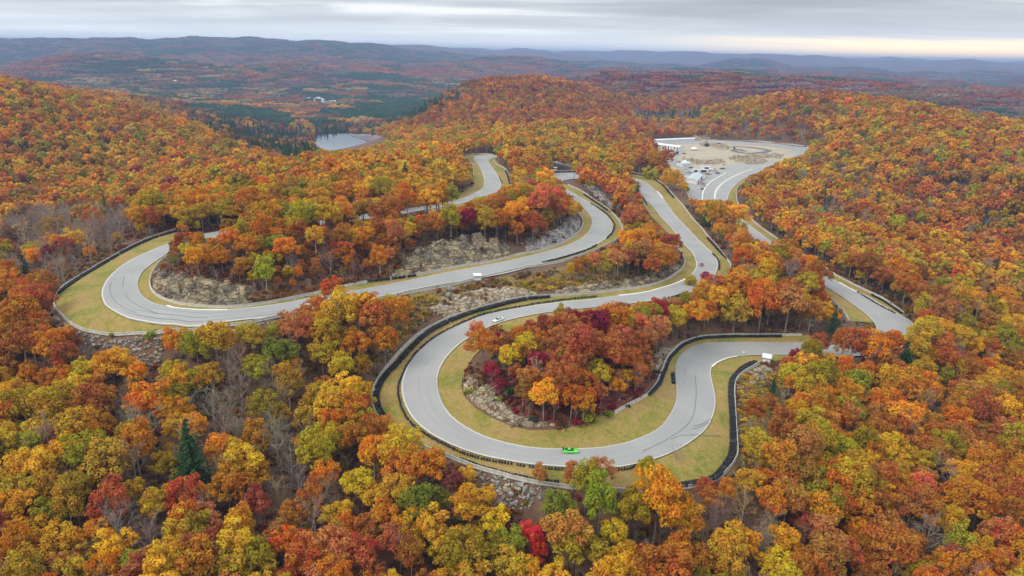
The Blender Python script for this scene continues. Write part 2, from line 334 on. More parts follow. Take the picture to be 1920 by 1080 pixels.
c = t.ramp(a1, [(.38, (.16, .19, .016)), (.46, (.27, .235, .030)), (.52, (.35, .24, .062)), (.60, (.38, .235, .088))])
c = t.mix(t.rng(a2, .48, .66, 0, .7), c, (.39, .26, .10)); c = t.mix(t.rng(a2, .5, .32, 0, .6), c, (.14, .17, .018))
c = t.mix(t.rng(a3, .38, .62, 0, .5), c, (.17, .13, .035)); a4 = t.noise(1.1, 4, .7, None, .8); c = t.mix(t.rng(a4, .5, .64, 0, .5), c, (.44, .33, .15)); t.col(c).bump(a3, .5, .12); M['grass'] = t.m
t = NT('asphalt', .85, .25)
a1 = t.noise(.06, 4); a2 = t.noise(1.2, 5, .7); a3 = t.noise(14, 3)
c = t.ramp(a1, [(.35, (.305, .303, .285)), (.65, (.36, .356, .335))]); c = t.mix(t.rng(a2, .4, .75, 0, .3), c, (.29, .29, .285)); c = t.mix(t.rng(a3, .3, .8, 0, .2), c, (.44, .43, .42))
t.col(c); M['asphalt'] = t.m
M['asphalt_dark'] = flat('rubbered_asphalt', (.315, .315, .305), .85, .1, 1.5)
M['asphalt_lot'] = flat('worn_lot_asphalt', (.34, .33, .30), .9, .12, .3)
M['kart'] = flat('new_asphalt', (.14, .14, .14), .9, .15, .5)
M['skid'] = flat('rubber_mark', (.19, .19, .185), .8, .2, 1.5)
M['line'] = flat('faded_white_paint', (.60, .57, .46), .7, .12, 2)
M['kerb'] = flat('kerb_paint', (.78, .76, .68), .6, .08, 2)
t = NT('weathered_concrete', .9); a1 = t.noise(.9, 6, .7); a2 = t.noise(.1, 3)
c = t.ramp(a1, [(.3, (.36, .34, .28)), (.5, (.52, .50, .43)), (.7, (.62, .60, .53))]); c = t.mix(t.rng(a2, .4, .7, 0, .35), c, (.40, .39, .33)); t.col(c).bump(a1, .3, .05); M['concrete'] = t.m
t = NT('tyre_rubber', .65, .35); t.col(t.ramp(t.noise(2.5, 3), [(.35, (.010, .010, .012)), (.65, (.035, .035, .038)), (.8, (.09, .09, .095))])); M['rubber'] = t.m
M['rubber_faded'] = flat('faded_rubber', (.055, .058, .062), .7, .5, 1.6)
t = NT('sand_and_gravel', .95); a1 = t.noise(.05, 6, .65); a2 = t.noise(.8, 6, .75)
c = t.ramp(a1, [(.35, (.37, .31, .22)), (.5, (.46, .39, .28)), (.65, (.41, .36, .28))]); c = t.mix(t.rng(a2, .45, .75, 0, .5), c, (.30, .27, .22)); t.col(c).bump(a2, .5, .2); M['gravel'] = t.m
def rock_mat(name, cols, sc=1.0):
    t = NT(name, .9); mp = t.n('ShaderNodeMapping'); t.l(t.pos, mp.inputs[0]); mp.inputs['Scale'].default_value = (.7, .7, 1.7); mp.inputs['Rotation'].default_value = (.5, .3, .4)
    a1 = t.noise(.22 * sc, 6, .65, mp.outputs[0], .6); a2 = t.noise(1.3 * sc, 6, .7, mp.outputs[0]); v = t.voro(.38 * sc, 'DISTANCE_TO_EDGE', mp.outputs[0]); a3 = t.noise(.35 * sc, 4, .6)
    c = t.ramp(a1, cols); c = t.mix(t.rng(a2, .45, .7, 0, .55), c, tuple(v_ * .45 for v_ in cols[1][1])); c = t.mix(t.rng(a3, .52, .62, 0, .7), c, cols[-1][1])
    c = t.mix(t.rng(v, .0, .07, .75, 0), c, (.06, .05, .035)); t.col(c)
    t.bump(t.math('ADD', a2, t.rng(v, 0, .1, 0, .8)), .8, .5); return t.m
M['rock'] = rock_mat('lichened_rock', [(.3, (.06, .05, .04)), (.42, (.15, .125, .10)), (.52, (.26, .205, .13)), (.64, (.46, .36, .20))])
M['rock_pale'] = rock_mat('pale_rock', [(.3, (.20, .19, .18)), (.5, (.34, .32, .29)), (.7, (.52, .48, .42))], 1.4)
M['rock_sand'] = rock_mat('sandy_rock', [(.3, (.17, .13, .085)), (.5, (.36, .28, .18)), (.7, (.58, .48, .33))], 1.3)
t = NT('brown_scrub', .95); a1 = t.noise(.4, 6, .7); a2 = t.noise(2.5, 4, .7)
c = t.ramp(a1, [(.3, (.11, .075, .035)), (.45, (.20, .13, .05)), (.6, (.27, .20, .07)), (.72, (.17, .16, .05))]); c = t.mix(t.rng(a2, .5, .7, 0, .5), c, (.10, .08, .04)); t.col(c).bump(a2, .7, .3); M['scrub'] = t.m
t = NT('red_litter', .95); a1 = t.noise(.5, 6, .7); a2 = t.noise(3, 4, .7)
c = t.ramp(a1, [(.3, (.12, .035, .028)), (.45, (.19, .04, .035)), (.56, (.17, .085, .05)), (.7, (.26, .17, .09))]); c = t.mix(t.rng(a2, .5, .7, 0, .4), c, (.09, .04, .03)); t.col(c).bump(a2, .7, .3); M['redlitter'] = t.m
t = NT('lake_water', .05, .5); t.col((.02, .03, .035)).bump(t.noise(.2, 3), .04, .2); M['water'] = t.m
t = NT('marsh', .9); t.col(t.ramp(t.noise(.05, 5, .6), [(.4, (.16, .11, .10)), (.6, (.27, .20, .17))])); M['marsh'] = t.m
M['white'] = flat('white_sheet', (.80, .80, .79), .5, .05); M['whitemetal'] = flat('white_painted_metal', (.74, .75, .76), .4, .05)
M['grey'] = flat('grey_sheet', (.34, .36, .37), .5, .1); M['palegrey'] = flat('pale_roofing', (.50, .55, .55), .6, .08); M['dark'] = flat('dark_opening', (.02, .02, .022), .7)
M['bark'] = flat('grey_bark', (.27, .235, .20), .95, .35, 1.5); M['barkdark'] = flat('dark_bark', (.12, .10, .085), .95, .35, 1.5); M['birch'] = flat('pale_bark', (.46, .42, .36), .9, .25, 1.5)
M['wood'] = flat('weathered_timber', (.35, .30, .23), .9, .25, 2)
def leaf_mat(name, a='INSTANCER'):
    t = NT(name, .75, .15); tint = t.attr('tint', a); v = t.attr('leafvar'); s = t.n('ShaderNodeSeparateColor'); t.l(v, s.inputs[0])
    hs = t.n('ShaderNodeHueSaturation'); t.l(tint, hs.inputs['Color'])
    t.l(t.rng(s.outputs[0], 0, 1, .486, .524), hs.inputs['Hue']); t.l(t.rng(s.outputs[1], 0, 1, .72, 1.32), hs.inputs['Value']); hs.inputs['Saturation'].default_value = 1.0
    df = t.n('ShaderNodeBsdfDiffuse'); tr = t.n('ShaderNodeBsdfTranslucent'); mx = t.n('ShaderNodeMixShader'); mx.inputs[0].default_value = .28
    t.l(hs.outputs[0], df.inputs[0]); t.l(hs.outputs[0], tr.inputs[0]); t.l(df.outputs[0], mx.inputs[1]); t.l(tr.outputs[0], mx.inputs[2]); t.l(mx.outputs[0], t.o.inputs[0]); return t.m
M['leaf'] = leaf_mat('autumn_leaves')
t = NT('bare_twigs', .9); s_ = t.attr('tint', 'INSTANCER'); t.col(s_); M['twig'] = t.m

# ------------------------------------------------------------------ mesh helpers
def mesh(name, V, Fc, mat=None, parent=None, smooth=False, link=True, **props):
    me = bpy.data.meshes.new(name)
    V = np.asarray(V, float).reshape(-1, 3)
    if isinstance(Fc, np.ndarray) and Fc.ndim == 2:
        k = Fc.shape[1]; n = len(Fc)
        me.vertices.add(len(V)); me.vertices.foreach_set('co', V.astype(np.float32).ravel())
        me.loops.add(n * k); me.loops.foreach_set('vertex_index', Fc.astype(np.int32).ravel())
        me.polygons.add(n); me.polygons.foreach_set('loop_start', np.arange(0, n * k, k, dtype=np.int32))
        me.update(calc_edges=True)
    else:
        me.from_pydata(V.tolist(), [], [list(map(int, f)) for f in Fc])
    for m in (mat if isinstance(mat, (list, tuple)) else [mat]):
        if m: me.materials.append(m)
    if smooth: me.polygons.foreach_set('use_smooth', np.ones(len(me.polygons), bool))
    if not link: return me
    return put(name, me, parent, **props)
def put(name, me, parent=None, loc=None, rot=None, **props):
    o = bpy.data.objects.new(name, me); COL.objects.link(o)
    if parent: o.parent = parent
    if loc is not None: o.location = loc
    if rot is not None: o.rotation_euler = rot
    for k, v in props.items(): o[k] = v
    return o
def thing(name, label, cat, loc, rz=0.0, group=None):
    o = bpy.data.objects.new(name, None); COL.objects.link(o); o.location = loc; o.rotation_euler = (0, 0, rz)
    o.empty_display_size = .5; o['label'] = label; o['category'] = cat
    if group: o['group'] = group
    return o
def join(parts):
    V, Fc, k = [], [], 0
    for v, f in parts:
        v = np.asarray(v, float).reshape(-1, 3); V.append(v); Fc += [[int(i) + k for i in q_] for q_ in f]; k += len(v)
    return np.concatenate(V), Fc
def box(cx, cy, cz, sx, sy, sz, rz=0.0, taper=1.0):
    v = np.array([(a * sx / 2 * (taper if c > 0 else 1), b * sy / 2 * (taper if c > 0 else 1), c * sz / 2) for c in (-1, 1) for a, b in ((-1, -1), (1, -1), (1, 1), (-1, 1))])
    c_, s_ = math.cos(rz), math.sin(rz); v = np.c_[v[:, 0] * c_ - v[:, 1] * s_, v[:, 0] * s_ + v[:, 1] * c_, v[:, 2]] + (cx, cy, cz)
    return v, [(3, 2, 1, 0), (4, 5, 6, 7), (0, 1, 5, 4), (1, 2, 6, 5), (2, 3, 7, 6), (3, 0, 4, 7)]
def tube(pts, rad, n=6):
    pts = np.asarray(pts, float); V = []; Fc = []
    for i, p in enumerate(pts):
        d = pts[min(i + 1, len(pts) - 1)] - pts[max(i - 1, 0)]; d = d / (np.linalg.norm(d) + 1e-9)
        a = np.cross(d, (0, 0, 1) if abs(d[2]) < .9 else (1, 0, 0)); a /= np.linalg.norm(a); b = np.cross(d, a)
        for k in range(n):
            t_ = 2 * math.pi * k / n; V.append(p + rad[i] * (a * math.cos(t_) + b * math.sin(t_)))
    for i in range(len(pts) - 1):
        for k in range(n): Fc.append((i * n + k, i * n + (k + 1) % n, (i + 1) * n + (k + 1) % n, (i + 1) * n + k))
    Fc.append(tuple(range(n))[::-1]); Fc.append(tuple((len(pts) - 1) * n + k for k in range(n)))
    return np.array(V), Fc
def zat(P, off=0.0):
    P = np.atleast_2d(P); return np.c_[P[:, :2], H(P[:, 0], P[:, 1]) + off]

# ------------------------------------------------------------------ race track ribbon
RS = catmull(np.c_[TL, TR_], 3.0)                      # left xy, right xy
RL, RR = RS[:, :2], RS[:, 2:4]
def ribbon(name, A, B, mat, off, kind='structure', cols=1, parent=None):
    n = len(A); P = []
    for k in range(cols + 1): P.append(A + (B - A) * (k / cols))
    X = np.stack(P, 1).reshape(-1, 2); V = zat(X, off); w = cols + 1
    i = np.arange(n - 1)[:, None] * w + np.arange(cols)[None]; i = i.ravel()
    return mesh(name, V, np.stack([i, i + w, i + w + 1, i + 1], 1), mat, parent, True, kind=kind)
track = ribbon('race_track', RL, RR, M['asphalt'], .32, cols=4)
wv = RR - RL; wl_ = np.linalg.norm(wv, axis=1, keepdims=True); un = wv / wl_
ribbon('edge_line', RL + un * .25, RL + un * .62, M['line'], .332)
ribbon('edge_line', RR - un * .62, RR - un * .25, M['line'], .332)
# darker rubbered racing lines and skid marks
sN = np.linspace(0, 1, len(RL))
for k, (a, ph, w_) in enumerate([(.36, .3, .45), (.52, 1.4, .3), (.66, 2.2, .35)]):
    f = (a + .15 * np.sin(sN * 27 + ph) + .04 * np.sin(sN * 49 + ph))[:, None]
    c = RL + wv * f; ribbon('racing_line', c - un * w_ / 2, c + un * w_ / 2, M['asphalt_dark'], .326 + .001 * k)
def strip(name, px, width, mat, off=.34, kind='structure', parent=None, step=2.0):
    P = catmull(hit(px), step); d = np.gradient(P, axis=0); d /= np.linalg.norm(d, axis=1, keepdims=True) + 1e-9; nrm = np.c_[-d[:, 1], d[:, 0]]
    return ribbon(name, P - nrm * width / 2, P + nrm * width / 2, mat, off, kind, parent=parent)
for px in [[(1272,690),(1278,706),(1283,722)],[(1277,688),(1285,704),(1288,720)],[(1281,684),(1286,700),(1291,714)],[(1273,700),(1277,712),(1281,724)],
           [(1300,800),(1315,797),(1334,787)],[(1297,806),(1312,802),(1329,794)],[(1258,826),(1270,820),(1300,817),(1322,818),(1350,818)],[(1303,705),(1305,745),(1295,790),(1250,826),(1205,848)],
           [(233,520),(231,540),(240,560),(262,576),(295,590)],[(208,530),(207,550),(222,572),(255,588)],[(880,735),(800,700),(795,680)]][:10]:
    strip('skid_mark', px, .28, M['skid'], .342)
for px in [[(1232,359),(1238,366),(1243,373)],[(1573,530),(1590,540),(1606,548)],[(313,574),(333,579),(380,582),(427,582)],[(1335,689),(1341,683),(1350,678),(1366,672),(1383,669)],[(1287,523),(1262,534),(1217,547),(1180,553),(1160,555)]]:
    strip('painted_kerb', px, 1.0, M['kerb'], .355)

# ------------------------------------------------------------------ walls and tyre rows (traced in the photograph, laid on the ground)
def fill(name, poly_px, mat, off, kind='structure', step=2.5, world=None, disp=None, smooth=True):
    P = world if world is not None else hit(poly_px); P = resample(np.vstack([P, P[:1]]), step)[:-1]
    lo, hi = P.min(0), P.max(0); gx, gy = np.meshgrid(np.arange(lo[0], hi[0], step), np.arange(lo[1], hi[1], step))
    G = np.c_[gx.ravel(), gy.ravel()] + RNG.uniform(-.2, .2, (gx.size, 2)) * step; G = G[in_poly(G, P)]
    if len(G):
        d = np.min(np.linalg.norm(G[:, None, :] - P[None, ::1], axis=2), axis=1) if len(G) * len(P) < 4e6 else np.ones(len(G)) * 9
        G = G[d > step * .5]
    allp = [Vector(p) for p in np.vstack([P, G])]; n = len(P)
    vs, es, fs, *_ = delaunay_2d_cdt(allp, [(i, (i + 1) % n) for i in range(n)], [], 1, 1e-4)
    X = np.array([tuple(v) for v in vs]); V = zat(X, off)
    if disp is not None: V = disp(V, P)
    F3 = np.array([tuple(f) for f in fs]); FILLS.append(P)
    # faces up
    a, b, c = V[F3[:, 0]], V[F3[:, 1]], V[F3[:, 2]]; cr = (b[:, 0] - a[:, 0]) * (c[:, 1] - a[:, 1]) - (b[:, 1] - a[:, 1]) * (c[:, 0] - a[:, 0])
    F3[cr < 0] = F3[cr < 0][:, ::-1]
    return mesh(name, V, F3, mat, None, smooth, kind=kind)
FILLS = []
WALLS = {  # name -> pixel line, height, label, thickness
 'hairpin_outer': ([(330,431),(287,445),(253,460),(207,485),(160,513),(127,533),(108,552),(101,567),(106,580),(127,603),(153,618),(187,626),(233,628),(287,627),(310,623),(380,617),(450,610),(483,603),(537,593),(590,583),(640,575),(700,562),(768,550),(805,543),(840,537),(887,525),(940,513),(973,505),(1020,497),(1057,490),(1117,470),(1147,456),(1160,447),(1167,438),(1168,430),(1163,418),(1153,405),(1140,393),(1113,375),(1087,357),(1065,347)], 1.0, 'long pale concrete wall round the outside of the left hairpin and the middle bend'),
 'hairpin_inner': ([(312,483),(300,493),(287,510),(281,530),(285,545),(300,558),(333,570),(383,576),(433,577),(483,572),(533,563),(573,555),(630,542),(687,530),(780,517),(853,502),(927,490),(973,478),(1023,468),(1057,455),(1080,440),(1091,427),(1092,413),(1080,397),(1068,388)], 1.0, 'pale concrete wall below the rock ledges on the inside of the left hairpin'),
 'straight_outer': ([(1180,323),(1213,330),(1240,343),(1260,363),(1293,403),(1327,443),(1360,483),(1370,497),(1368,509)], 1.0, 'concrete wall behind black tyres along the outside of the middle straight'),
 'straight_inner': ([(1198,368),(1207,383),(1217,400)], 1.0, 'short concrete wall beside the narrow grass strip near the dark fir'),
 'loop_outer': ([(1267,460),(1277,473),(1284,490),(1280,503),(1263,517),(1240,530),(1203,540),(1160,545),(1093,552),(1027,556.5),(977,561),(927,572),(877,587),(827,605),(787,627),(760,650),(733,680),(712,707),(701,728),(697,748),(702,772),(713,787),(727,798),(760,822),(800,843),(843,858),(890,877),(940,891),(973,900),(1007,907),(1040,912),(1100,919),(1180,922),(1230,920),(1277,917),(1327,908),(1353,893),(1373,873),(1383,853),(1382,827),(1380,793),(1378,760),(1377,730),(1381,713),(1393,700),(1405,693),(1427,680)], 1.15, 'long pale concrete wall curving round the outside of the big front loop'),
 's_upper': ([(1503,629),(1467,629),(1415,629),(1367,629),(1317,632),(1283,642),(1267,653),(1253,668),(1245,685),(1238,703),(1231,720),(1215,740),(1193,753),(1170,765),(1152,775)], 1.0, 'concrete wall behind the tyres above the right-hand bend of the front loop'),
 'far_right': ([(1425,330),(1400,340),(1383,353),(1381,370),(1387,387),(1407,410),(1427,427),(1463,452),(1485,466),(1503,477),(1547,503),(1573,520),(1627,547),(1660,563),(1695,589)], 1.0, 'pale concrete wall down the right side of the far straight'),
 'far_left': ([(1553,556),(1568,572),(1580,583),(1592,602)], 1.0, 'short concrete wall beside bright grass on the right-hand straight'),
 'top_right': ([(925,300),(932,309),(947,317),(955,332),(959,351)], 1.0, 'white concrete wall along the right verge of the uppermost road'),
 'top_left': ([(879,302.5),(886,309),(887.5,324),(887,337)], 1.0, 'short white concrete wall left of the uppermost road'),
 'top_cap': ([(866,296),(875,290.5),(894,289),(928,291)], 1.0, 'concrete wall capping the top bend behind dark tyres'),
 'uturn': ([(1020,324),(1035,321.5),(1087,320.5),(1140,321)], 1.0, 'concrete wall behind tyres at the short hidden bend'),
 'trees_wall': ([(1045,305),(1062,310),(1092,317)], 2.2, 'tall white wall seen among tree trunks above the hidden bend'),
 'paddock_back': ([(1215,266),(1260,265),(1305,263.5),(1350,264),(1400,265),(1450,268.5),(1490,271.5),(1520,275)], 1.0, 'low concrete wall along the back straight behind the paddock'),
}
block_me = {}
def wall_block(h, L=3.9):
    k = round(h, 2)
    if k not in block_me:
        prof = [(-.32, 0), (.32, 0), (.30, .2 * h), (.16, .42 * h), (.12, h), (-.12, h), (-.16, .42 * h), (-.30, .2 * h)]; n = len(prof)
        V = [(x, y, z) for x in (-L / 2 + .04, L / 2 - .04) for y, z in prof]; Fc = [(i, (i + 1) % n, (i + 1) % n + n, i + n) for i in range(n)]; Fc += [tuple(range(n))[::-1], tuple(range(n, 2 * n))]
        block_me[k] = mesh('concrete_block', V, Fc, M['concrete'], link=False)
    return block_me[k]
WALLXY = {}
for key, (px, h, lab) in WALLS.items():
    line = catmull(hit(px), 1.0); WALLXY[key] = line
    pts = resample(line, 3.9); mid = (pts[1:] + pts[:-1]) / 2; z0 = H(pts[:, 0], pts[:, 1])
    root = thing('concrete_wall', lab, 'wall', (mid[0, 0], mid[0, 1], z0[0]), group='concrete safety walls')
    L = np.linalg.norm(np.diff(pts, axis=0), axis=1)
    me = wall_block(h)
    dist = np.hypot(mid[:, 0], mid[:, 1])
    parts_ = []
    for i in range(len(mid)):
        d = pts[i + 1] - pts[i]; a = math.atan2(d[1], d[0]); pit = math.atan2(z0[i + 1] - z0[i], L[i])
        zc_ = (z0[i] + z0[i + 1]) / 2 - .08; rm = Matrix.Rotation(a, 4, 'Z') @ Matrix.Rotation(-pit, 4, 'Y')
        if dist[i] < 420 and len(mid) < 320:
            o = put('concrete_block', me, root); o.matrix_parent_inverse = Matrix.Identity(4)
            o.matrix_local = Matrix.Translation(Vector((mid[i, 0], mid[i, 1], zc_)) - root.location) @ rm @ Matrix.Diagonal((L[i] / 3.9 * 1.01, 1, 1, 1))
        else:
            v = np.array([tuple(rm @ Vector(q_.co)) for q_ in me.vertices]) + (mid[i, 0], mid[i, 1], zc_) - np.array(root.location); parts_.append((v, [tuple(p_.vertices) for p_ in me.polygons]))
    if parts_:
        v, f = join(parts_); mesh('concrete_block', v, f, M['concrete'], root, kind='stuff')

def tyre(R_=.33, r=.125, n=8, m=4, z=0.0, x=0.0, y=0.0, squash=.75):
    V, Fc = [], []
    for i in range(n):
        a = 2 * math.pi * i / n
        for j in range(m):
            b = 2 * math.pi * j / m; rr = R_ - r + r * math.cos(b); V.append((x + rr * math.cos(a), y + rr * math.sin(a), z + r * squash * math.sin(b) + r * squash))
            Fc.append((i * m + j, ((i + 1) % n) * m + j, ((i + 1) % n) * m + (j + 1) % m, i * m + (j + 1) % m))
    return np.array(V), Fc
def stack_mesh(rows, high, seed, face=False):
    rg = random.Random(seed); P = []
    for r in range(rows):
        for k in range(high + (rg.random() < .25)):
            P.append(tyre(z=k * .19, x=rg.uniform(-.05, .05), y=(r - (rows - 1) / 2) * .66 + rg.uniform(-.05, .05)))
    if face:      # conveyor belt facing strapped to the track side
        pass
    v, f = join(P); return mesh('tyre_stack', v, f, M['rubber' if seed % 4 else 'rubber_faded'], link=False, smooth=True)
stk = {(r, h, s): stack_mesh(r, h, s + 1) for r, h in ((1, 3), (2, 4), (3, 4), (2, 3)) for s in range(4)}
TYRES = [
 ([(1118,557.5),(1060,563),(993,573),(943,582),(893,595),(847,616),(810,637),(783,660),(763,687),(750,715),(746.5,733),(750,757),(760,781),(775,799),(800,817),(833,835),(877,855),(927,867),(993,877),(1047,882),(1110,884),(1170,882),(1190,876)], 1, 3, .85, 'row of single black tyre stacks along the outer road edge of the front loop'),
 ([(1029,557.5),(977,564),(927,576),(877,590),(833,608),(800,627),(770,655),(745,683),(722,707),(709,730),(706,748),(711,768),(721,787)], 3, 4, .70, 'thick black tyre barrier lining the far wall of the front loop'),
 ([(843,856),(893,873),(940,887),(1000,900),(1045,906)], 1, 3, .72, 'thin line of tyres in front of the nearest concrete wall'),
 ([(1277,912),(1327,903),(1349,888),(1366,866),(1373,845),(1374,800),(1371.5,760),(1370.5,730),(1374,713),(1387,697),(1400,687),(1415,680)], 3, 4, .70, 'thick black tyre barrier at the right end of the front loop'),
 ([(1465,632),(1415,632.5),(1367,632.5),(1317,636),(1287,646),(1272,657),(1258,671),(1250,688),(1243,706),(1236,722),(1222,737),(1216,742)], 2, 4, .70, 'black tyre barrier curving above the right-hand bend'),
 ([(1261,702),(1262,710),(1263,720)], 2, 3, .70, 'short isolated tyre stack on grass at the bend entry'),
 ([(1173,763),(1180,764)], 2, 3, .70, 'small heap of tyres at the lower end of the white wall'),
 ([(1227,699),(1233,701),(1239,700)], 3, 4, .72, 'pile of loose tyres against the rocks above the bend'),
 ([(333,434),(287,448),(253,463),(207,488),(160,516),(130,536),(112,551)], 2, 4, .72, 'black tyre barrier on the outer wall above the left hairpin'),
 ([(690,529.5),(735,524),(779,518)], 2, 4, .72, 'black tyre barrier at the start of the cliff straight'),
 ([(1017,493.5),(1045,487),(1073,479),(1100,470),(1118,461)], 1, 3, .72, 'row of black tyres below the road before the middle bend'),
 ([(1138,448),(1147,438),(1151.5,427),(1150,417),(1134,399),(1108,383)], 1, 3, .72, 'row of black tyres on the outer edge of the middle bend'),
 ([(1095,365.5),(1115,379),(1139,395.5)], 2, 3, .72, 'tyres along the wall above the middle bend'),
 ([(1183,326),(1215,332),(1240,346),(1253,360),(1263,371)], 2, 4, .72, 'tyre barrier at the top of the middle straight'),
 ([(1326,447),(1345,468),(1364,487)], 2, 3, .72, 'tyre barrier at the lower end of the middle straight'),
 ([(1336,477),(1344,486),(1348,495),(1348,507)], 1, 3, .72, 'curved tyre row on the road edge opposite the red car'),
 ([(1253,560),(1270,556),(1288,549.5)], 1, 3, .72, 'short tyre row under the yellow tree by the junction'),
 ([(1634,554),(1660,568),(1691,589)], 2, 3, .72, 'tyre barrier against the wall of the right-hand straight'),
 ([(1608,549),(1640,569),(1678,589)], 1, 3, .72, 'tyre row on the road edge of the right-hand straight'),
 ([(868,295),(876,289.5),(900,288.5),(928,291)], 2, 3, .72, 'tyre barrier across the top bend'),
 ([(948,321),(953,333),(957,348)], 2, 3, .72, 'tyre barrier on the right verge of the uppermost road'),
 ([(936,333),(941,344)], 1, 3, .72, 'short tyre row touching the right edge of the uppermost road'),
 ([(1022,325),(1040,323),(1087,322)], 2, 3, .72, 'tyre barrier at the short hidden bend'),
 ([(1205,371),(1213,385)], 1, 3, .72, 'tyres by the short wall near the dark fir'),
 ([(1395,266.3),(1430,268),(1465,271),(1513,275)], 2, 3, .72, 'distant tyre barrier behind the paddock'),
]
TYXY = []
for n_, (px, rows, high, sp, lab) in enumerate(TYRES):
    line = catmull(hit(px), .8); pts = resample(line, sp); TYXY.append(line); z0 = H(pts[:, 0], pts[:, 1])
    root = thing('tyre_barrier', lab, 'tyre barrier', (pts[0, 0], pts[0, 1], z0[0]), group='black tyre barriers')
    d = np.gradient(pts, axis=0); near = np.hypot(pts[:, 0], pts[:, 1]) < 360; order = np.argsort(np.hypot(pts[:, 0], pts[:, 1])); keep = set(order[:298].tolist()); rest = []
    rg = random.Random(n_)
    for i in range(len(pts)):
        a = math.atan2(d[i, 1], d[i, 0]) + rg.uniform(-.12, .12); me = stk[(rows, high, rg.randrange(4))]; off = Vector((rg.uniform(-.06, .06), rg.uniform(-.06, .06), .02))
        if rg.random() < .03 and 0 < i < len(pts) - 1: continue
        off += Vector((rg.uniform(-.09, .09), rg.uniform(-.09, .09), 0))
        w3 = Vector((pts[i, 0], pts[i, 1], z0[i] + .15)) + off - root.location
        if near[i] and i in keep:
            o = put('tyre_stack', me, root, w3, (0, 0, a))
        else:
            rm = np.array(Matrix.Rotation(a, 3, 'Z')); v = np.array([tuple(q_.co) for q_ in me.vertices]) @ rm.T + np.array(w3); rest.append((v, [tuple(p_.vertices) for p_ in me.polygons]))
    if rest:
        v, f = join(rest); mesh('tyre_stack', v, f, M['rubber'], root, smooth=True, kind='stuff')

# ------------------------------------------------------------------ grass, gravel, paddock, lake
def lines(*a):
    out = []
    for x in a: out += list(x)
    return out
WO, WI, LO, SU, FR = (WALLS[k][0] for k in ('hairpin_outer', 'hairpin_inner', 'loop_outer', 's_upper', 'far_right'))
grass_polys = [
 lines(WO[:20], [(590,580),(573,556)], WI[:11][::-1], [(318,466),(340,448)]),
 lines(WO[19:], [(1052,344),(1040,352),(1050,372)], WI[11:][::-1][:-1], [(573,556)]),
 lines(WALLS['straight_outer'][0], [(1362,525),(1335,545),(1300,562),(1255,566),(1205,572),(1150,582)], [(1100,588),(1060,592),(1060,570),(1093,554)], LO[:8][::-1], [(1262,447),(1240,425),(1217,402)], WALLS['straight_inner'][0][::-1], [(1190,352),(1178,345)]),
 lines(LO[8:], [(1427,680),(1480,672),(1520,668),(1520,628)], SU, [(1127,780),(1093,797),(1043,806),(993,807),(953,797),(920,783),(893,767),(873,747),(865,727),(867,707),(877,687),(887,670),(905,652),(930,632),(960,622),(1000,612),(1050,602),(1100,590)]),
 lines(FR, [(1700,598),(1680,604),(1620,604)], WALLS['far_left'][0][::-1], [(1530,535),(1485,508),(1440,482),(1395,455),(1360,430),(1335,405),(1330,386),(1345,372),(1366,345),(1395,330),(1415,325)]),
 [(864,293),(928,289),(930,300),(947,317),(956,332),(960,352),(945,366),(905,378),(850,392),(800,402),(795,392),(835,376),(851,369),(871,358),(885,347),(888,336),(888,324),(886,309),(879,302)],
]
for p in grass_polys: fill('mown_grass', p, M['grass'], .06, step=2.2)
fill('paddock_ground', [(1205,270),(1225,262.5),(1310,262.5),(1440,265),(1523,274),(1520,288),(1505,300),(1470,312),(1425,325),(1390,335),(1360,350),(1345,372),(1310,385),(1295,378),(1280,350),(1255,322),(1238,300),(1225,282)], M['gravel'], .10, step=4)
fill('paddock_asphalt', [(1325,378),(1308,378),(1296,372),(1290,352),(1292,338),(1300,330),(1320,326),(1345,317),(1368,309.5),(1400,305),(1440,302),(1462,298),(1470,304),(1420,318),(1390,330),(1367,340),(1350,355),(1342,374)], M['asphalt_lot'], .26, step=4)
fill('paddock_asphalt', [(1236,280),(1262,276),(1278,286),(1268,298),(1285,310),(1300,322),(1292,326),(1265,312),(1245,297)], M['asphalt_lot'], .25, step=4)
strip('painted_line', [(1317,378),(1317.5,365),(1322,353),(1333,341),(1346,333),(1361,325)], .9, M['kerb'], .36)
strip('painted_line', [(1340,374),(1341,362),(1347,351),(1362,338.5),(1388,325.5),(1410,317.5)], .9, M['kerb'], .36)
strip('access_road', [(1284,328.5),(1298,322),(1306,315.5)], 9, M['asphalt_dark'], .34)
kart = [(1370,276.5),(1378,275.5),(1400,276),(1425,279),(1438,281.5),(1440,284),(1425,286.5),(1405,288),(1390,286.5),(1375,283),(1383,280.5),(1398,284)]
strip('kart_track', kart, 7, M['kart'], .34, step=3)
lake_px = [(585,262),(592,256),(640,253),(690,254),(725,258),(730,266),(705,273),(660,280),(600,285),(585,278)]
lw = at_elev(lake_px, -58)
lc = lw.mean(0); lw = np.vstack([lw[:6], lw[6:]])
mesh('lake_water', np.c_[lc + (lw - lc) * 1.15, np.full(len(lw), -57.0)], [tuple(range(len(lw)))[::-1]], M['water'], kind='structure')
mesh('marsh_ground', np.c_[at_elev([(655,253),(735,255),(740,268),(700,272),(683,262)], -56.6), np.full(5, -56.6)], [(4, 3, 2, 1, 0)], M['marsh'], kind='structure')

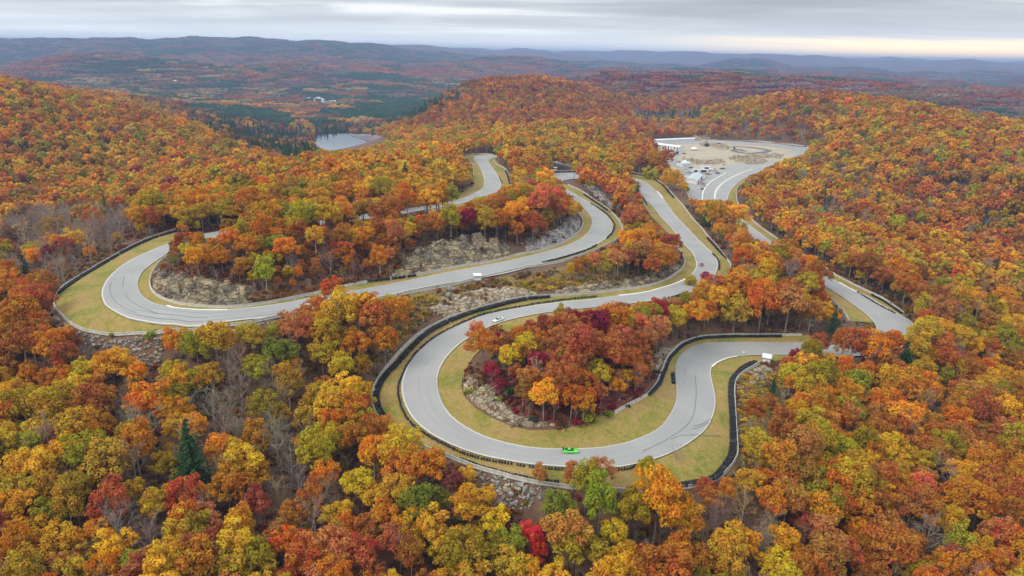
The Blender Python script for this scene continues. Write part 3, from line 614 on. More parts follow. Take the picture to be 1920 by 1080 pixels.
# ------------------------------------------------------------------ terrain, one sheet
def terrain():
    az = np.radians(np.concatenate([np.arange(-180, -42, 4.0), np.arange(-42, 42, .35), np.arange(42, 180, 4.0)]))
    rr = [2.0, 15, 30, 50, 70, 90]
    while rr[-1] < 20500:
        r = rr[-1]; rr.append(r * (1.0058 if r < 900 else 1.012 if r < 3000 else 1.022))
    rr = np.array(rr); A, Rr = np.meshgrid(az, rr); x = (Rr * np.sin(A)).ravel(); y = (Rr * np.cos(A)).ravel(); z = H(x, y); P = np.c_[x, y]; low = np.zeros(len(x), bool)
    quads = [np.array([RL[i], RL[min(i + 12, len(RL) - 1)], RR[min(i + 12, len(RL) - 1)], RR[i]]) for i in range(0, len(RL), 12)]
    strips_ = [np.vstack([RL[i:i + 13], RR[i:i + 13][::-1]]) for i in range(0, len(RL) - 1, 12)]
    for poly in FILLS + strips_:
        lo, hi = poly.min(0), poly.max(0); k = np.where((x > lo[0]) & (x < hi[0]) & (y > lo[1]) & (y < hi[1]))[0]
        if len(k): low[k[in_poly(P[k], poly)]] = True
    z[low] -= .5
    w = at_elev(lake_px, -58); c = w.mean(0); w = c + (w - c) * 1.1; k = in_poly(P, w); z[k] = np.minimum(z[k], -61)
    k2 = in_poly(P, c + (w - c) * 1.25) & ~k; z[k2] = np.minimum(z[k2], -56.5)
    na = len(az); i = np.arange(len(rr) - 1)[:, None] * na + np.arange(na)[None]; j = np.arange(len(rr) - 1)[:, None] * na + (np.arange(na)[None] + 1) % na
    i, j = i.ravel(), j.ravel()
    return mesh('terrain', np.c_[x, y, z], np.stack([i, j, j + na, i + na], 1), M['floor'], None, True, kind='structure')
terrain()
HARD = list(FILLS)

# ------------------------------------------------------------------ tree shapes
def set_var(me, va, vb, domain='FACE'):
    a = me.attributes.new('leafvar', 'FLOAT_COLOR', domain); n = len(va)
    a.data.foreach_set('color', np.stack([va, vb, np.zeros(n), np.ones(n)], 1).astype(np.float32).ravel())
def quads(C, N, S, rg, asp=1.0, fold=0.0):
    """small leaf sprays: one quad at each C, facing N, of size S"""
    n = len(C); N = N / (np.linalg.norm(N, axis=1, keepdims=True) + 1e-9)
    A = np.cross(N, rg.normal(size=(n, 3))); A /= np.linalg.norm(A, axis=1, keepdims=True) + 1e-9; B = np.cross(N, A)
    a = A * S[:, None] * .5; b = B * S[:, None] * .5 * asp
    j = lambda: rg.uniform(.6, 1.15, (n, 1))
    V = np.stack([C - a * j() - b * j(), C + a * j() - b * j(), C + a * j() + b * j(), C - a * j() + b * j()], 1)
    V += (rg.normal(size=V.shape) * S[:, None, None] * .12)
    return V.reshape(-1, 3), np.arange(4 * n).reshape(n, 4)
def crown_mesh(seed, Rc=4.7, hgt=9.6, cz=8.9, lobes=42, leaves=3200, size=.375, shape='round'):
    rg = np.random.default_rng(seed); L = []
    # lobes sit on an uneven dome, bigger ones at the heart
    ax = rg.uniform(.8, 1.2, 2); lean = rg.normal(size=2) * .5
    for i in range(lobes):
        u = (i + .5) / lobes; th = i * 2.39996 + rg.uniform(-.5, .5); el = math.asin(min(.98, 1.36 * u - .42)) if u < 1 else 1
        k = rg.uniform(.58, .92) * (1 + .16 * math.sin(2 * th + seed) + .1 * math.sin(3 * th + 2 * seed)); c = np.array([math.cos(th) * math.cos(el) * Rc * k * ax[0], math.sin(th) * math.cos(el) * Rc * k * ax[1], math.sin(el) * hgt * .5 * k])
        if shape == 'tall': c *= (.8, .8, 1.25)
        if shape == 'open' and rg.random() < .22: continue
        c[:2] += lean * c[2] * .15; L.append((c, rg.uniform(.17, .33) * Rc))
    L.append((np.array([0, 0, 0.]), Rc * .5)); tot = sum(r * r for _, r in L); P, N, S, va, vb = [], [], [], [], []
    for c, r in L:
        n = max(12, int(leaves * r * r / tot)); d = rg.normal(size=(n, 3)); d[:, 2] = d[:, 2] * .9 + .25; d /= np.linalg.norm(d, axis=1, keepdims=True)
        rad = r * (1 - .38 * rg.random(n) ** 1.6); wob = 1 + .16 * np.sin(d[:, 0] * 7 + c[0]) * np.sin(d[:, 1] * 6 + c[1]) 
        p = c + d * (rad * wob)[:, None] * (1, 1, .82); P.append(p); N.append(d * .8 + rg.normal(size=(n, 3)) * .45 + (0, 0, .45))
        S.append(size * rg.uniform(.65, 1.35, n)); h = rg.random(); va.append(np.clip(h + rg.normal(size=n) * .16, 0, 1)); lv = rg.uniform(.3, .7); vb.append(np.clip(lv + rg.normal(size=n) * .17, 0, 1))
    P = np.concatenate(P); P[:, 2] += cz; V, Fc = quads(P, np.concatenate(N), np.concatenate(S), rg)
    me = mesh('crown', V, Fc, M['leaf'], link=False); set_var(me, np.concatenate(va), np.concatenate(vb)); return me
def trunk_mesh(seed, h=11.5, r=.19, limbs=7, mat='bark', spread=3.0, low=.42, n=6):
    rg = np.random.default_rng(seed + 77); z = np.linspace(-.6, h, 6); b = rg.normal(size=2) * .35
    pts = [(b[0] * math.sin(k * .5) * .6 + 0, b[1] * math.sin(k * .7) * .6, zz) for k, zz in enumerate(z)]; P = [tube(pts, np.linspace(r * 1.25, r * .3, 6), n)]
    for i in range(limbs):
        t_ = low + (1 - low) * (i + .3) / limbs * .9; o = np.array([np.interp(t_, np.linspace(0, 1, 6), [p[k] for p in pts]) for k in range(3)]); a = i * 2.4 + rg.uniform(-.4, .4); s = spread * rg.uniform(.6, 1.1) * (1.15 - t_ * .5)
        e = o + np.array([math.cos(a) * s, math.sin(a) * s, s * rg.uniform(.5, 1.1)]); m_ = (o + e) / 2 + (0, 0, -.25)
        P.append(tube([o, m_, e], [r * .45, r * .3, r * .1], 4))
    v, f = join(P); return mesh('trunk', v, f, M[mat], link=False, smooth=True)
def bare_mesh(seed, h=12, mat='twig', dense=1.0):
    """the fine branching of a leafless tree: thin tapered slivers"""
    rg = np.random.default_rng(seed + 500); segs = []
    def grow(o, d, L, r, lev):
        e = o + d * L; segs.append((o, e, r, r * .6))
        if lev == 0: return
        for k in range(int(rg.integers(3, 5) * (1 if lev > 1 else dense * 2.2))):
            nd = d + rg.normal(size=3) * .55 + (0, 0, .18); nd /= np.linalg.norm(nd); grow(o + d * L * rg.uniform(.35, 1.0), nd, L * rg.uniform(.5, .72), r * .5, lev - 1)
    for i in range(9):
        a = i * 2.4; z = h * (.38 + .055 * i); s = .75 - .05 * i; d = np.array([math.cos(a) * s, math.sin(a) * s, .75]); d /= np.linalg.norm(d); grow(np.array([0, 0, z]), d, h * .24, .085, 3)
    V, Fc = [], []
    for k, (o, e, r0, r1) in enumerate(segs):
        d = e - o; a = np.cross(d, rg.normal(size=3)); a /= np.linalg.norm(a) + 1e-9; i = len(V); V += [o - a * r0, o + a * r0, e + a * r1, e - a * r1]; Fc.append((i, i + 1, i + 2, i + 3))
    return mesh('branches', V, np.array(Fc), M[mat], link=False)
def pine_mesh(seed, h=16, r=3.7, whorls=17, per=11, q=9):
    rg = np.random.default_rng(seed + 900); P, N, S, va, vb = [], [], [], [], []
    for w in range(whorls):
        t_ = w / (whorls - 1); z = h * (.14 + .84 * t_); R_ = r * (1 - t_) ** .8 * rg.uniform(.85, 1.1) + .25
        for b in range(per if t_ < .8 else 6):
            a = b * 6.283 / per + w * .7 + rg.uniform(-.25, .25); L = R_ * rg.uniform(.75, 1.15); hv = rg.random()
            for k in range(q):
                s = (k + .6) / q; p = np.array([math.cos(a) * L * s, math.sin(a) * L * s, z - L * .28 * s * s + .12 * L * s]) + rg.normal(size=3) * .14 * (1 + L * .15)
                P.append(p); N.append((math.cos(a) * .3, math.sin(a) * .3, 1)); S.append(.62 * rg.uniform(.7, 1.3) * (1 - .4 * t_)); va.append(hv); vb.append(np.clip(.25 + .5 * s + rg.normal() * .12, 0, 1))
    P = np.array(P); V, Fc = quads(P, np.array(N) + rg.normal(size=P.shape) * .35, np.array(S), rg, .7)
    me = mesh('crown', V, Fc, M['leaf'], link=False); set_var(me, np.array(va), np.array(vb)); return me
NEAR = [crown_mesh(i, Rc=4.5 * (1 + .06 * (i % 3 - 1)), hgt=(9.4, 10.6, 8.4)[i % 3], lobes=(36, 44, 30)[i % 3], shape=('round', 'tall', 'open', 'round')[i % 4]) for i in range(8)]
NTRK = [trunk_mesh(i, mat=('bark', 'birch', 'barkdark')[i % 3]) for i in range(4)]
FARC = [crown_mesh(40 + i, lobes=15, leaves=520, size=.95, shape=('round', 'tall', 'open')[i % 3]) for i in range(6)]
FTRK = [trunk_mesh(30 + i, limbs=0, mat=('bark', 'birch')[i % 2], n=4) for i in range(2)]
BARE = [bare_mesh(i) for i in range(4)]; BTRK = [trunk_mesh(60 + i, h=11, r=.2, limbs=5, spread=2.2, mat='bark') for i in range(2)]
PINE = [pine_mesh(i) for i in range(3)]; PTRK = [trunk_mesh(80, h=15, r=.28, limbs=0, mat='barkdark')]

# ------------------------------------------------------------------ colours of the leaves (the leaves' own colour)
PAL = {'gold': (.70, .39, .032), 'amber': (.66, .295, .025), 'orange': (.59, .215, .026), 'rust': (.42, .145, .032), 'copper': (.50, .20, .045), 'salmon': (.57, .205, .07), 'red': (.48, .115, .045), 'brick red': (.38, .11, .055),
       'crimson': (.36, .03, .065), 'scarlet': (.62, .035, .04), 'maroon': (.26, .055, .05), 'olive': (.38, .265, .025), 'mustard': (.54, .345, .03), 'yellow green': (.40, .345, .03), 'green': (.24, .25, .03), 'yellow': (.80, .50, .03),
       'tan': (.44, .29, .13), 'brown': (.24, .125, .06), 'pine': (.042, .100, .038), 'grey twig': (.29, .225, .175), 'purple twig': (.25, .185, .175), 'tan twig': (.36, .28, .20)}
MIXES = {
 'mixed':  dict(gold=2.4, amber=4.4, orange=4, rust=2, copper=2, salmon=1, red=.5, olive=1.8, mustard=2.4, green=.2, **{'yellow green': .7, 'brick red': .3}),
 'front':  dict(gold=2.4, amber=4, orange=3.6, rust=1.6, copper=1.6, salmon=.9, red=.8, olive=2, mustard=3.4, green=.25, **{'yellow green': .9, 'brick red': .6}),
 'right':  dict(gold=1.8, amber=4.4, orange=4.6, rust=2.4, copper=3.2, salmon=1.6, red=.7, olive=1.9, mustard=2.2, green=.25, **{'yellow green': .9, 'brick red': .35}),
 'infield': dict(gold=1.6, amber=1.5, orange=3, rust=1.5, salmon=4, red=3, crimson=.6, copper=1.6, mustard=1.0, **{'yellow green': .8, 'brick red': 1.6}),
 'lefthill': dict(gold=1.4, amber=5, orange=4.4, rust=1.8, red=.4, copper=2, mustard=3, olive=2.6, salmon=.4, **{'yellow green': .5, 'brick red': .3}),
 'tophill': dict(gold=2.6, amber=5, orange=3.4, mustard=3.4, olive=2.2, rust=1.0, copper=1.4, red=.2, **{'yellow green': 1.0}),
 'redhill': dict(rust=3.4, **{'brick red': 1.6}, copper=2.4, orange=3, amber=1.6, red=.8, olive=.6),
 'valley': dict(brown=2.4, tan=1.2, copper=1.6, rust=2, gold=.6, **{'brick red': .9}, maroon=.3, olive=.8, amber=.8),
}
YEL = {'gold', 'amber', 'mustard', 'olive', 'yellow green', 'green', 'yellow'}
def pick(mix, rg, n=0.0):
    ks = list(MIXES[mix]); w = np.array([MIXES[mix][k] * math.exp(n * (1 if k in YEL else -1)) for k in ks]); return ks[rg.choice(len(ks), p=w / w.sum())]
# zones in the photograph: polygon, leaf mix, share of bare trees, share of pines, density
ZONES = [
 ([(355,225),(500,205),(585,245),(600,290),(540,300),(430,265)], 'valley', .15, .62, 1.1), ([(590,205),(700,190),(830,185),(800,215),(740,232),(640,250),(590,250)], 'valley', .15, .70, 1.1),
 ([(130,150),(500,175),(600,195),(590,235),(500,210),(360,225),(280,195)], 'valley', .35, .18, 1.0), ([(560,150),(900,150),(860,190),(600,200)], 'valley', .35, .2, 1), ([(1185,195),(1315,195),(1315,222),(1190,224)], 'valley', .65, .3, 1),
 ([(0,395),(120,380),(260,385),(250,420),(140,480),(60,520),(0,500)], 'valley', .9, .01, .8), ([(200,690),(330,720),(560,690),(600,760),(560,900),(430,900),(300,850),(200,780)], 'front', .62, .0, 1.05),
 ([(1150,228),(1510,228),(1560,262),(1515,268),(1150,266)], 'redhill', .48, .0, 1.0), ([(1500,290),(1640,310),(1640,420),(1560,440),(1470,400)], 'right', .38, .01, .95),
 ([(1290,930),(1450,920),(1470,1080),(1300,1080)], 'front', .5, 0, .95), ([(560,850),(660,850),(660,1080),(560,1080)], 'front', .4, 0, 1.0),
 ([(290,420),(640,420),(770,430),(780,500),(560,570),(300,560)], 'mixed', .2, .0, .6), ([(1380,640),(1470,690),(1490,850),(1420,900),(1370,860)], 'front', .25, .05, .42),
 ([(860,590),(1000,560),(1300,560),(1330,620),(1250,700),(1150,800),(900,800)], 'infield', .05, 0, .95), ([(1110,330),(1300,400),(1290,520),(1100,520)], 'infield', .06, 0, .9),
 ([(1000,490),(700,600),(700,640),(800,600),(1160,545),(1200,520)], 'mixed', .2, 0, .12),
 ([(1310,330),(1920,250),(1920,620),(1540,620),(1400,420)], 'right', .16, .012, 1), ([(1320,620),(1920,600),(1920,1080),(1400,1080)], 'right', .07, .004, 1),
 ([(1060,130),(1500,130),(1920,140),(1920,175),(1060,175)], 'redhill', .2, .04, 1), ([(730,150),(1200,140),(1200,215),(830,240),(730,240)], 'redhill', .12, .01, 1),
 ([(1280,175),(1920,195),(1920,300),(1300,260)], 'tophill', .06, .0, 1), ([(560,230),(1200,200),(1200,310),(880,330),(560,330)], 'tophill', .04, .01, 1.05),
 ([(0,130),(560,220),(560,420),(0,420)], 'lefthill', .05, .004, 1.05), ([(300,280),(900,280),(900,420),(300,420)], 'tophill', .04, 0, 1.05),
]
def zones(pc):
    out = [('front', .1, .003, 1.0)] * len(pc); done = np.zeros(len(pc), bool)
    for poly, mix, b, pn, dn in ZONES:
        k_ = in_poly(pc, poly) & ~done; done |= k_
        for i_ in np.where(k_)[0]: out[i_] = (mix, b, pn, dn)
    return out
def zone(p):
    for poly, mix, b, pn, dn in ZONES:
        if in_poly(p[None], poly)[0]: return mix, b, pn, dn
    return 'front', .1, .003, 1.0
# what the photograph shows uncovered by trees
CLEAR = [
 lines(WO[:12], [(187,626),(233,629),(287,628),(305,622),(330,612),(370,612)], [(455,606),(483,604),(537,594),(560,572),(573,556)], WI[:11][::-1][:11], [(318,452),(330,430)]),
 [(372,612),(372,600),(460,598),(455,606)],
 lines([(717,545),(768,550)], WO[28:], [(1055,343),(1062,358),(1075,372),(1105,395),(1100,412),(1080,397),(1092,413),(1091,427),(1080,440),(1057,455)], WI[11:19][::-1], [(730,535)]),
 lines([(1200,350)], WALLS['straight_outer'][0][1:], [(1345,512),(1330,510),(1325,520),(1305,522),(1300,545),(1260,556),(1160,566),(1120,575),(1070,575)], [(1093,552),(1160,545),(1203,540),(1240,530),(1263,517),(1280,503),(1284,490),(1278,473),(1262,455),(1250,440),(1235,420),(1217,400),(1205,375),(1195,352)]),
 lines([(1093,552)], LO[9:19], [(745,803),(760,800),(800,830),(835,850),(890,877)], LO[26:29], [(1010,898),(1040,905),(1045,885),(1110,884),(1120,872),(1200,868),(1230,862),(1245,890),(1290,905)], LO[34:], [(1440,670),(1480,668),(1500,642),(1500,630)], SU[1:], [(1127,780),(1093,797),(1043,803),(993,800),(953,795),(920,780),(893,762),(873,745),(865,727),(867,707),(877,687),(882,670),(870,650),(920,612),(945,605),(945,622),(1000,600),(1040,585),(1100,578),(1150,573)]),
 [(1385,345),(1400,342),(1383,354),(1381,371),(1387,388),(1407,411),(1427,428),(1463,452),(1440,452),(1400,444),(1408,432),(1380,400),(1368,386),(1318,372),(1318,340)],
 [(1545,505),(1573,520),(1627,547),(1690,586),(1676,595),(1632,600),(1600,602),(1590,600),(1556,560),(1545,530)],
 [(868,290),(928,290),(932,309),(947,317),(955,332),(957,348),(942,350),(938,358),(920,368),(895,372),(860,384),(845,390),(845,378),(871,360),(888,345),(886,310),(870,298)],
 [(1235,266),(1310,262),(1440,264),(1515,274),(1512,286),(1490,292),(1460,300),(1425,320),(1395,332),(1385,346),(1318,372),(1296,372),(1292,340),(1262,322),(1250,300),(1237,280)],
 [(1030,322),(1085,321),(1085,333),(1050,336)], [(1183,323),(1215,331),(1235,343),(1215,345),(1190,340)], [(1195,368),(1205,372),(1220,400),(1235,425),(1215,405)],
 [(590,256),(640,253),(690,255),(725,258),(715,268),(675,277),(620,283),(592,275)],
 [(742,393),(800,387),(862,377),(862,388),(800,398),(745,405)], [(655,406),(722,398),(722,405),(655,414)], [(382,431),(424,428),(424,441),(382,444)], [(598,408),(612,407),(612,418),(598,420)],
 # rock ledges and stone fills
 [(290,520),(320,516),(350,520),(400,530),(470,540),(480,568),(433,576),(333,570),(300,556)], [(770,505),(760,488),(790,465),(830,450),(870,448),(950,462),(1000,455),(1030,445),(1060,425),(1088,415),(1080,440),(1057,455),(1023,468),(927,490),(853,502)],
 [(770,560),(850,545),(960,530),(1100,530),(1240,515),(1200,537),(1093,550),(927,570),(827,603),(790,600)], [(868,705),(900,712),(935,740),(965,775),(1000,792),(953,795),(893,765),(868,735)],
 [(1213,688),(1240,655),(1275,640),(1262,656),(1245,685),(1225,700)], [(1390,690),(1440,680),(1452,700),(1430,740),(1395,740)], [(110,598),(160,625),(250,637),(300,640),(300,670),(260,672),(170,645)], [(925,905),(1000,912),(1000,940),(935,945)],
 [(1095,345),(1120,355),(1150,390),(1120,378)], [(1470,590),(1540,600),(1560,610),(1480,612)],
]
WALLPTS = np.concatenate(list(WALLXY.values()) + TYXY); MIDS = (RL + RR) / 2
def blocked_ground(P, pad=2.6):
    bad = np.zeros(len(P), bool)
    for w in HARD: bad |= in_poly(P, w)
    allp = np.vstack([WALLPTS[::2]]); 
    for i in range(0, len(P), 4000):
        q_ = P[i:i + 4000]; near = np.hypot(q_[:, 0], q_[:, 1]) < 1200
        if near.any():
            d = ((q_[near][:, None] - allp[None]) ** 2).sum(2).min(1); dm = ((q_[near][:, None] - MIDS[None, ::2]) ** 2).sum(2).min(1)
            k = np.where(near)[0] + i; bad[k] |= (d < pad ** 2) | (dm < 9.5 ** 2)
    return bad
def covers(x, y, z, s, rc=4.5, top=13.6, cz=9.6):
    """how many of a crown's outline points would hide ground the photograph shows"""
    X = np.concatenate([np.c_[x, y, z + top * s], np.c_[x, y, z + cz * s], np.c_[x, y, z + 6.5 * s]]); n = len(x)
    d = np.hypot(x, y); ux, uy = y / d, -x / d
    X = np.concatenate([X, np.c_[x + ux * rc * s * .8, y + uy * rc * s * .8, z + cz * s], np.c_[x - ux * rc * s * .8, y - uy * rc * s * .8, z + cz * s], np.c_[x + ux * rc * s * .5, y + uy * rc * s * .5, z + top * s * .93], np.c_[x - ux * rc * s * .5, y - uy * rc * s * .5, z + top * s * .93]])
    p, w = project(X); hitc = np.zeros(len(p), bool)
    for c in CLEAR: hitc |= in_poly(p, c)
    return hitc.reshape(-1, n).sum(0)

# ------------------------------------------------------------------ hand placed trees: crown centre x, y, crown width in the photograph, leaf colour, kind
HERO = [
 (357,858,80,'pine','pine'),(1195,362,22,'pine','pine'),(1450,728,22,'pine','pine'),(1458,748,18,'pine','pine'),(1545,372,22,'pine','pine'),(1600,425,24,'pine','pine'),(640,905,30,'pine','pine') ,
 (1074,592,38,'crimson','b'),(1050,588,34,'yellow green','b'),(906,640,56,'orange','b'),(955,668,44,'gold','b'),(1008,672,40,'crimson','b'),(922,690,30,'crimson','b'),(938,716,26,'crimson','b'),(1036,672,38,'brick red','b'),(1165,604,46,'yellow green','b'),
 (1110,602,40,'salmon','b'),(1225,583,40,'yellow green','b'),(1200,605,46,'salmon','b'),(1072,738,52,'orange','b'),(993,705,50,'copper','b'),(1128,700,46,'mustard','b'),(1075,680,50,'salmon','b'),(1120,650,54,'salmon','b'),(985,640,46,'mustard','b'),(1050,625,44,'salmon','b'),(1150,655,44,'brick red','b'),(1095,755,44,'amber','b'),(1180,668,50,'orange','b'),(1265,590,50,'gold','b'),(1310,585,52,'amber','b'),(895,618,30,'salmon','b'),
 (998,1000,46,'scarlet','b'),(1012,1030,46,'scarlet','b'),(925,975,62,'yellow','b'),(955,1012,62,'yellow green','b'),(788,935,78,'green','b'),(848,902,54,'maroon','b'),(884,942,84,'amber','b'),(1125,935,86,'yellow green','b'),(1190,955,80,'olive','b'),(1050,948,60,'green','b'),(1100,900,70,'yellow green','b'),
 (700,925,62,'gold','b'),(803,872,36,'crimson','b'),(752,835,80,'mustard','b'),(700,850,60,'amber','b'),(1322,908,36,'red','b'),(1075,884,44,'salmon','b'),(1125,884,52,'salmon','b'),(1212,873,44,'mustard','b'),(1012,884,42,'copper','b'),(1270,940,60,'orange','b'),
 (1390,1015,66,'amber','b'),(1318,1045,60,'orange','b'),(1500,1050,56,'yellow','b'),(1460,860,80,'orange','b'),(1470,900,60,'rust','b'),(1800,1010,62,'yellow green','b'),(1590,765,50,'yellow green','b'),(1580,840,54,'yellow green','b'),(1835,730,40,'green','b'),
 (332,638,58,'amber','b'),(402,626,72,'mustard','b'),(425,640,40,'gold','b'),(482,820,56,'orange','b'),(478,940,62,'brick red','b'),(205,945,80,'red','b'),(290,935,80,'gold','b'),(35,1025,76,'orange','b'),(620,755,84,'gold','b'),(655,725,50,'yellow','b'),
 (540,715,60,'olive','b'),(100,752,84,'mustard','b'),(40,760,76,'olive','b'),(700,578,80,'salmon','b'),(650,580,44,'red','b'),(665,640,60,'orange','b'),(720,640,62,'orange','b'),(640,680,60,'gold','b'),(212,682,70,'gold','b'),(180,745,84,'rust','b'),(35,585,90,'orange','b'),(60,630,76,'rust','b'),
 (1295,527,28,'mustard','b'),(1345,524,40,'red','b'),(1325,519,22,'crimson','b'),(1382,398,48,'gold','b'),(1342,394,46,'amber','b'),(1360,386,34,'orange','b'),(1222,326,38,'yellow green','b'),(1262,334,42,'amber','b'),(1250,290,50,'red','b'),(1225,300,50,'amber','b'),
 (1240,480,44,'orange','b'),(1200,470,46,'salmon','b'),(1160,480,44,'salmon','b'),(1262,452,36,'red','b'),(1480,560,70,'salmon','b'),(1430,560,70,'orange','b'),(1380,575,60,'mustard','b'),(1600,640,60,'red','b'),(1540,640,44,'red','b'),(1490,665,26,'crimson','b'),(1522,650,34,'orange','b'),
 (1395,945,50,'tan','bare'),(520,915,46,'tan','bare'),(1005,690,40,'tan twig','bare'),(1270,850,36,'tan twig','bare'),(115,505,40,'tan twig','bare'),(450,720,60,'grey twig','bare'),(420,800,60,'grey twig','bare'),(400,760,60,'grey twig','bare'),(560,900,60,'grey twig','bare'),(590,960,70,'grey twig','bare'),(430,680,54,'grey twig','bare'),
 (1345,960,60,'grey twig','bare'),(1430,1010,60,'grey twig','bare'),(1510,1000,50,'tan twig','bare'),
 (415,478,40,'orange','b'),(370,480,40,'amber','b'),(460,455,44,'orange','b'),(535,465,44,'amber','b'),(350,470,30,'gold','b'),(590,440,40,'mustard','b'),(490,430,44,'orange','b'),(640,440,40,'rust','b'),(430,440,40,'orange','b'),
 (1010,380,46,'salmon','b'),(970,395,46,'amber','b'),(930,410,46,'orange','b'),(1040,370,40,'salmon','b'),(1060,385,28,'orange','b'),(880,405,44,'crimson','b'),(845,410,40,'mustard','b'),(1000,410,46,'red','b'),(900,380,30,'gold','b'),(830,358,40,'gold','b'),
]
TREES = []       # x, y, z, scale, colour name, kind, pixel x, pixel y, pixel width
for px, py, w_, c, k in HERO:
    if (px, py) == (640, 905): continue
    cz, rc = (9.6, 4.7) if k == 'b' else (8.2, 3.6) if k == 'pine' else (9.0, 4.0)
    s = 1.0
    for fz in (1, .8, .6, .42, .25):
        for _ in range(3):
            p = hit([(px, py)], cz * s * fz)[0]; dep = project([(p[0], p[1], H(p[0], p[1])[0] + cz * s * fz)])[1][0]; s = min(1.7, max(.35, w_ * dep / FOC / 2 / rc))
        if not any(in_poly(p[None], w)[0] for w in HARD): break
    TREES.append((p[0], p[1], H(p[0], p[1])[0] - (1 - fz) * cz * s, s, c, k, px, py, w_))
hx = np.array([(t_[0], t_[1], t_[3]) for t_ in TREES])
def scatter(r0, r1, sp, amax=41.0):
    out = []
    rr = r0
    ys = np.arange(r0 * math.cos(R(amax)) - sp, r1, sp * .87); G = []
    for k, y in enumerate(ys):
        xm = min(r1, y * math.tan(R(amax)) + 60); xs = np.arange(-xm, xm, sp) + (k % 2) * sp / 2; G.append(np.c_[xs, np.full(len(xs), y)])
    G = np.concatenate(G); G += RNG.uniform(-.36, .36, G.shape) * sp; r = np.hypot(G[:, 0], G[:, 1]); return G[(r >= r0) & (r < r1)]
def seen(P, z):
    """drop what the ground hides from everywhere near the camera"""
    ok = np.ones(len(P), bool); r = np.hypot(P[:, 0], P[:, 1])
    for f in np.linspace(.3, .97, 12):
        q_ = P * f; zl = (CAM_H + 8) + (z + 16 - CAM_H - 8) * f
        ok &= zl > H(q_[:, 0], q_[:, 1]) + 2
    return ok
G = np.concatenate([scatter(105, 520, 6.15), scatter(520, 1000, 7.0), scatter(1000, 1750, 8.4)]); nbig = len(G)
# slimmer trees standing close together inside the loops
G2 = scatter(170, 480, 4.3); b2, _ = project(zat(G2, 1.0)); m2 = np.zeros(len(G2), bool)
for p_ in ([(930,640),(1330,560),(1330,640),(1160,770),(1120,785),(1000,785),(940,730)], [(300,430),(780,420),(780,490),(560,545),(300,520)], [(800,420),(1070,350),(1080,400),(1000,440),(860,445)], [(1130,430),(1250,440),(1265,490),(1150,510)], [(1290,560),(1560,540),(1560,600),(1300,620)]): m2 |= in_poly(b2, p_)
G = np.concatenate([G, G2[m2]]); slim = np.arange(len(G)) >= nbig
k = ~blocked_ground(G); G, slim = G[k], slim[k]
d2 = np.concatenate([((G[i:i + 3000, None] - hx[None, :, :2]) ** 2).sum(2).min(1) for i in range(0, len(G), 3000)]); k = d2 > np.where(slim, 3.2, 4.6) ** 2; G, slim = G[k], slim[k]
gz = H(G[:, 0], G[:, 1]); k = seen(G, gz); G, gz, slim = G[k], gz[k], slim[k]
# below the rim of the lake nothing grows
k = gz > -57.5 if False else np.ones(len(G), bool)
gs = np.clip(RNG.normal(.90, .2, len(G)), .45, 1.4); gs = np.where(slim, RNG.uniform(.45, .75, len(G)), gs); pc, dep = project(np.c_[G, gz + 9.6 * gs]); s1_ = in_poly(pc, [(290,405),(650,405),(790,415),(800,500),(560,570),(300,560)]); gs = np.where(s1_, gs * .76, gs); pc, dep = project(np.c_[G, gz + 9.6 * gs])
inz = zones(pc)
rnd = RNG.random(len(G)); keep = np.array([r_ < z_[3] for r_, z_ in zip(rnd, inz)])
cv = covers(G[:, 0], G[:, 1], gz, gs); gs = np.where(cv > 0, gs * .75, gs); cv = covers(G[:, 0], G[:, 1], gz, gs); gs = np.where(cv > 0, gs * .7, gs); cv2 = covers(G[:, 0], G[:, 1], gz, gs)
bp, _ = project(np.c_[G, gz + .5]); onclear = np.zeros(len(G), bool)
for c in CLEAR: onclear |= in_poly(bp, c)
far_e = np.hypot(G[:, 0], G[:, 1]) > 1330; inz = [(('redhill', .3, .04, z_[3]) if (f_ and p_[0] > 1080) else z_) for z_, f_, p_ in zip(inz, far_e, pc)]
keep &= (cv2 == 0) & ~onclear
LAKE = at_elev(lake_px, -58); keep &= ~in_poly(G, LAKE.mean(0) + (LAKE - LAKE.mean(0)) * 1.0)
for i in np.where(keep)[0]:
    mix, b, pn, dn = inz[i]; u = RNG.random(); cl = wav(np.array([G[i, 0]]), np.array([G[i, 1]]), 26, 7)[0]
    if u < b: kd_, c = 'bare', ['grey twig', 'grey twig', 'purple twig', 'tan twig', 'tan'][RNG.integers(5)]
    elif u < b + pn * (1.4 if cl > 0 else .6): kd_, c = 'pine', 'pine'
    else: kd_, c = 'b', pick(mix, RNG, .75 * wav(np.array([G[i, 0]]), np.array([G[i, 1]]), 19 + math.hypot(*G[i]) / 30, 15)[0])
    TREES.append((G[i, 0], G[i, 1], gz[i], gs[i], c, kd_, pc[i, 0], pc[i, 1], 2 * 4.5 * gs[i] * FOC / dep[i]))
print('trees', len(TREES))

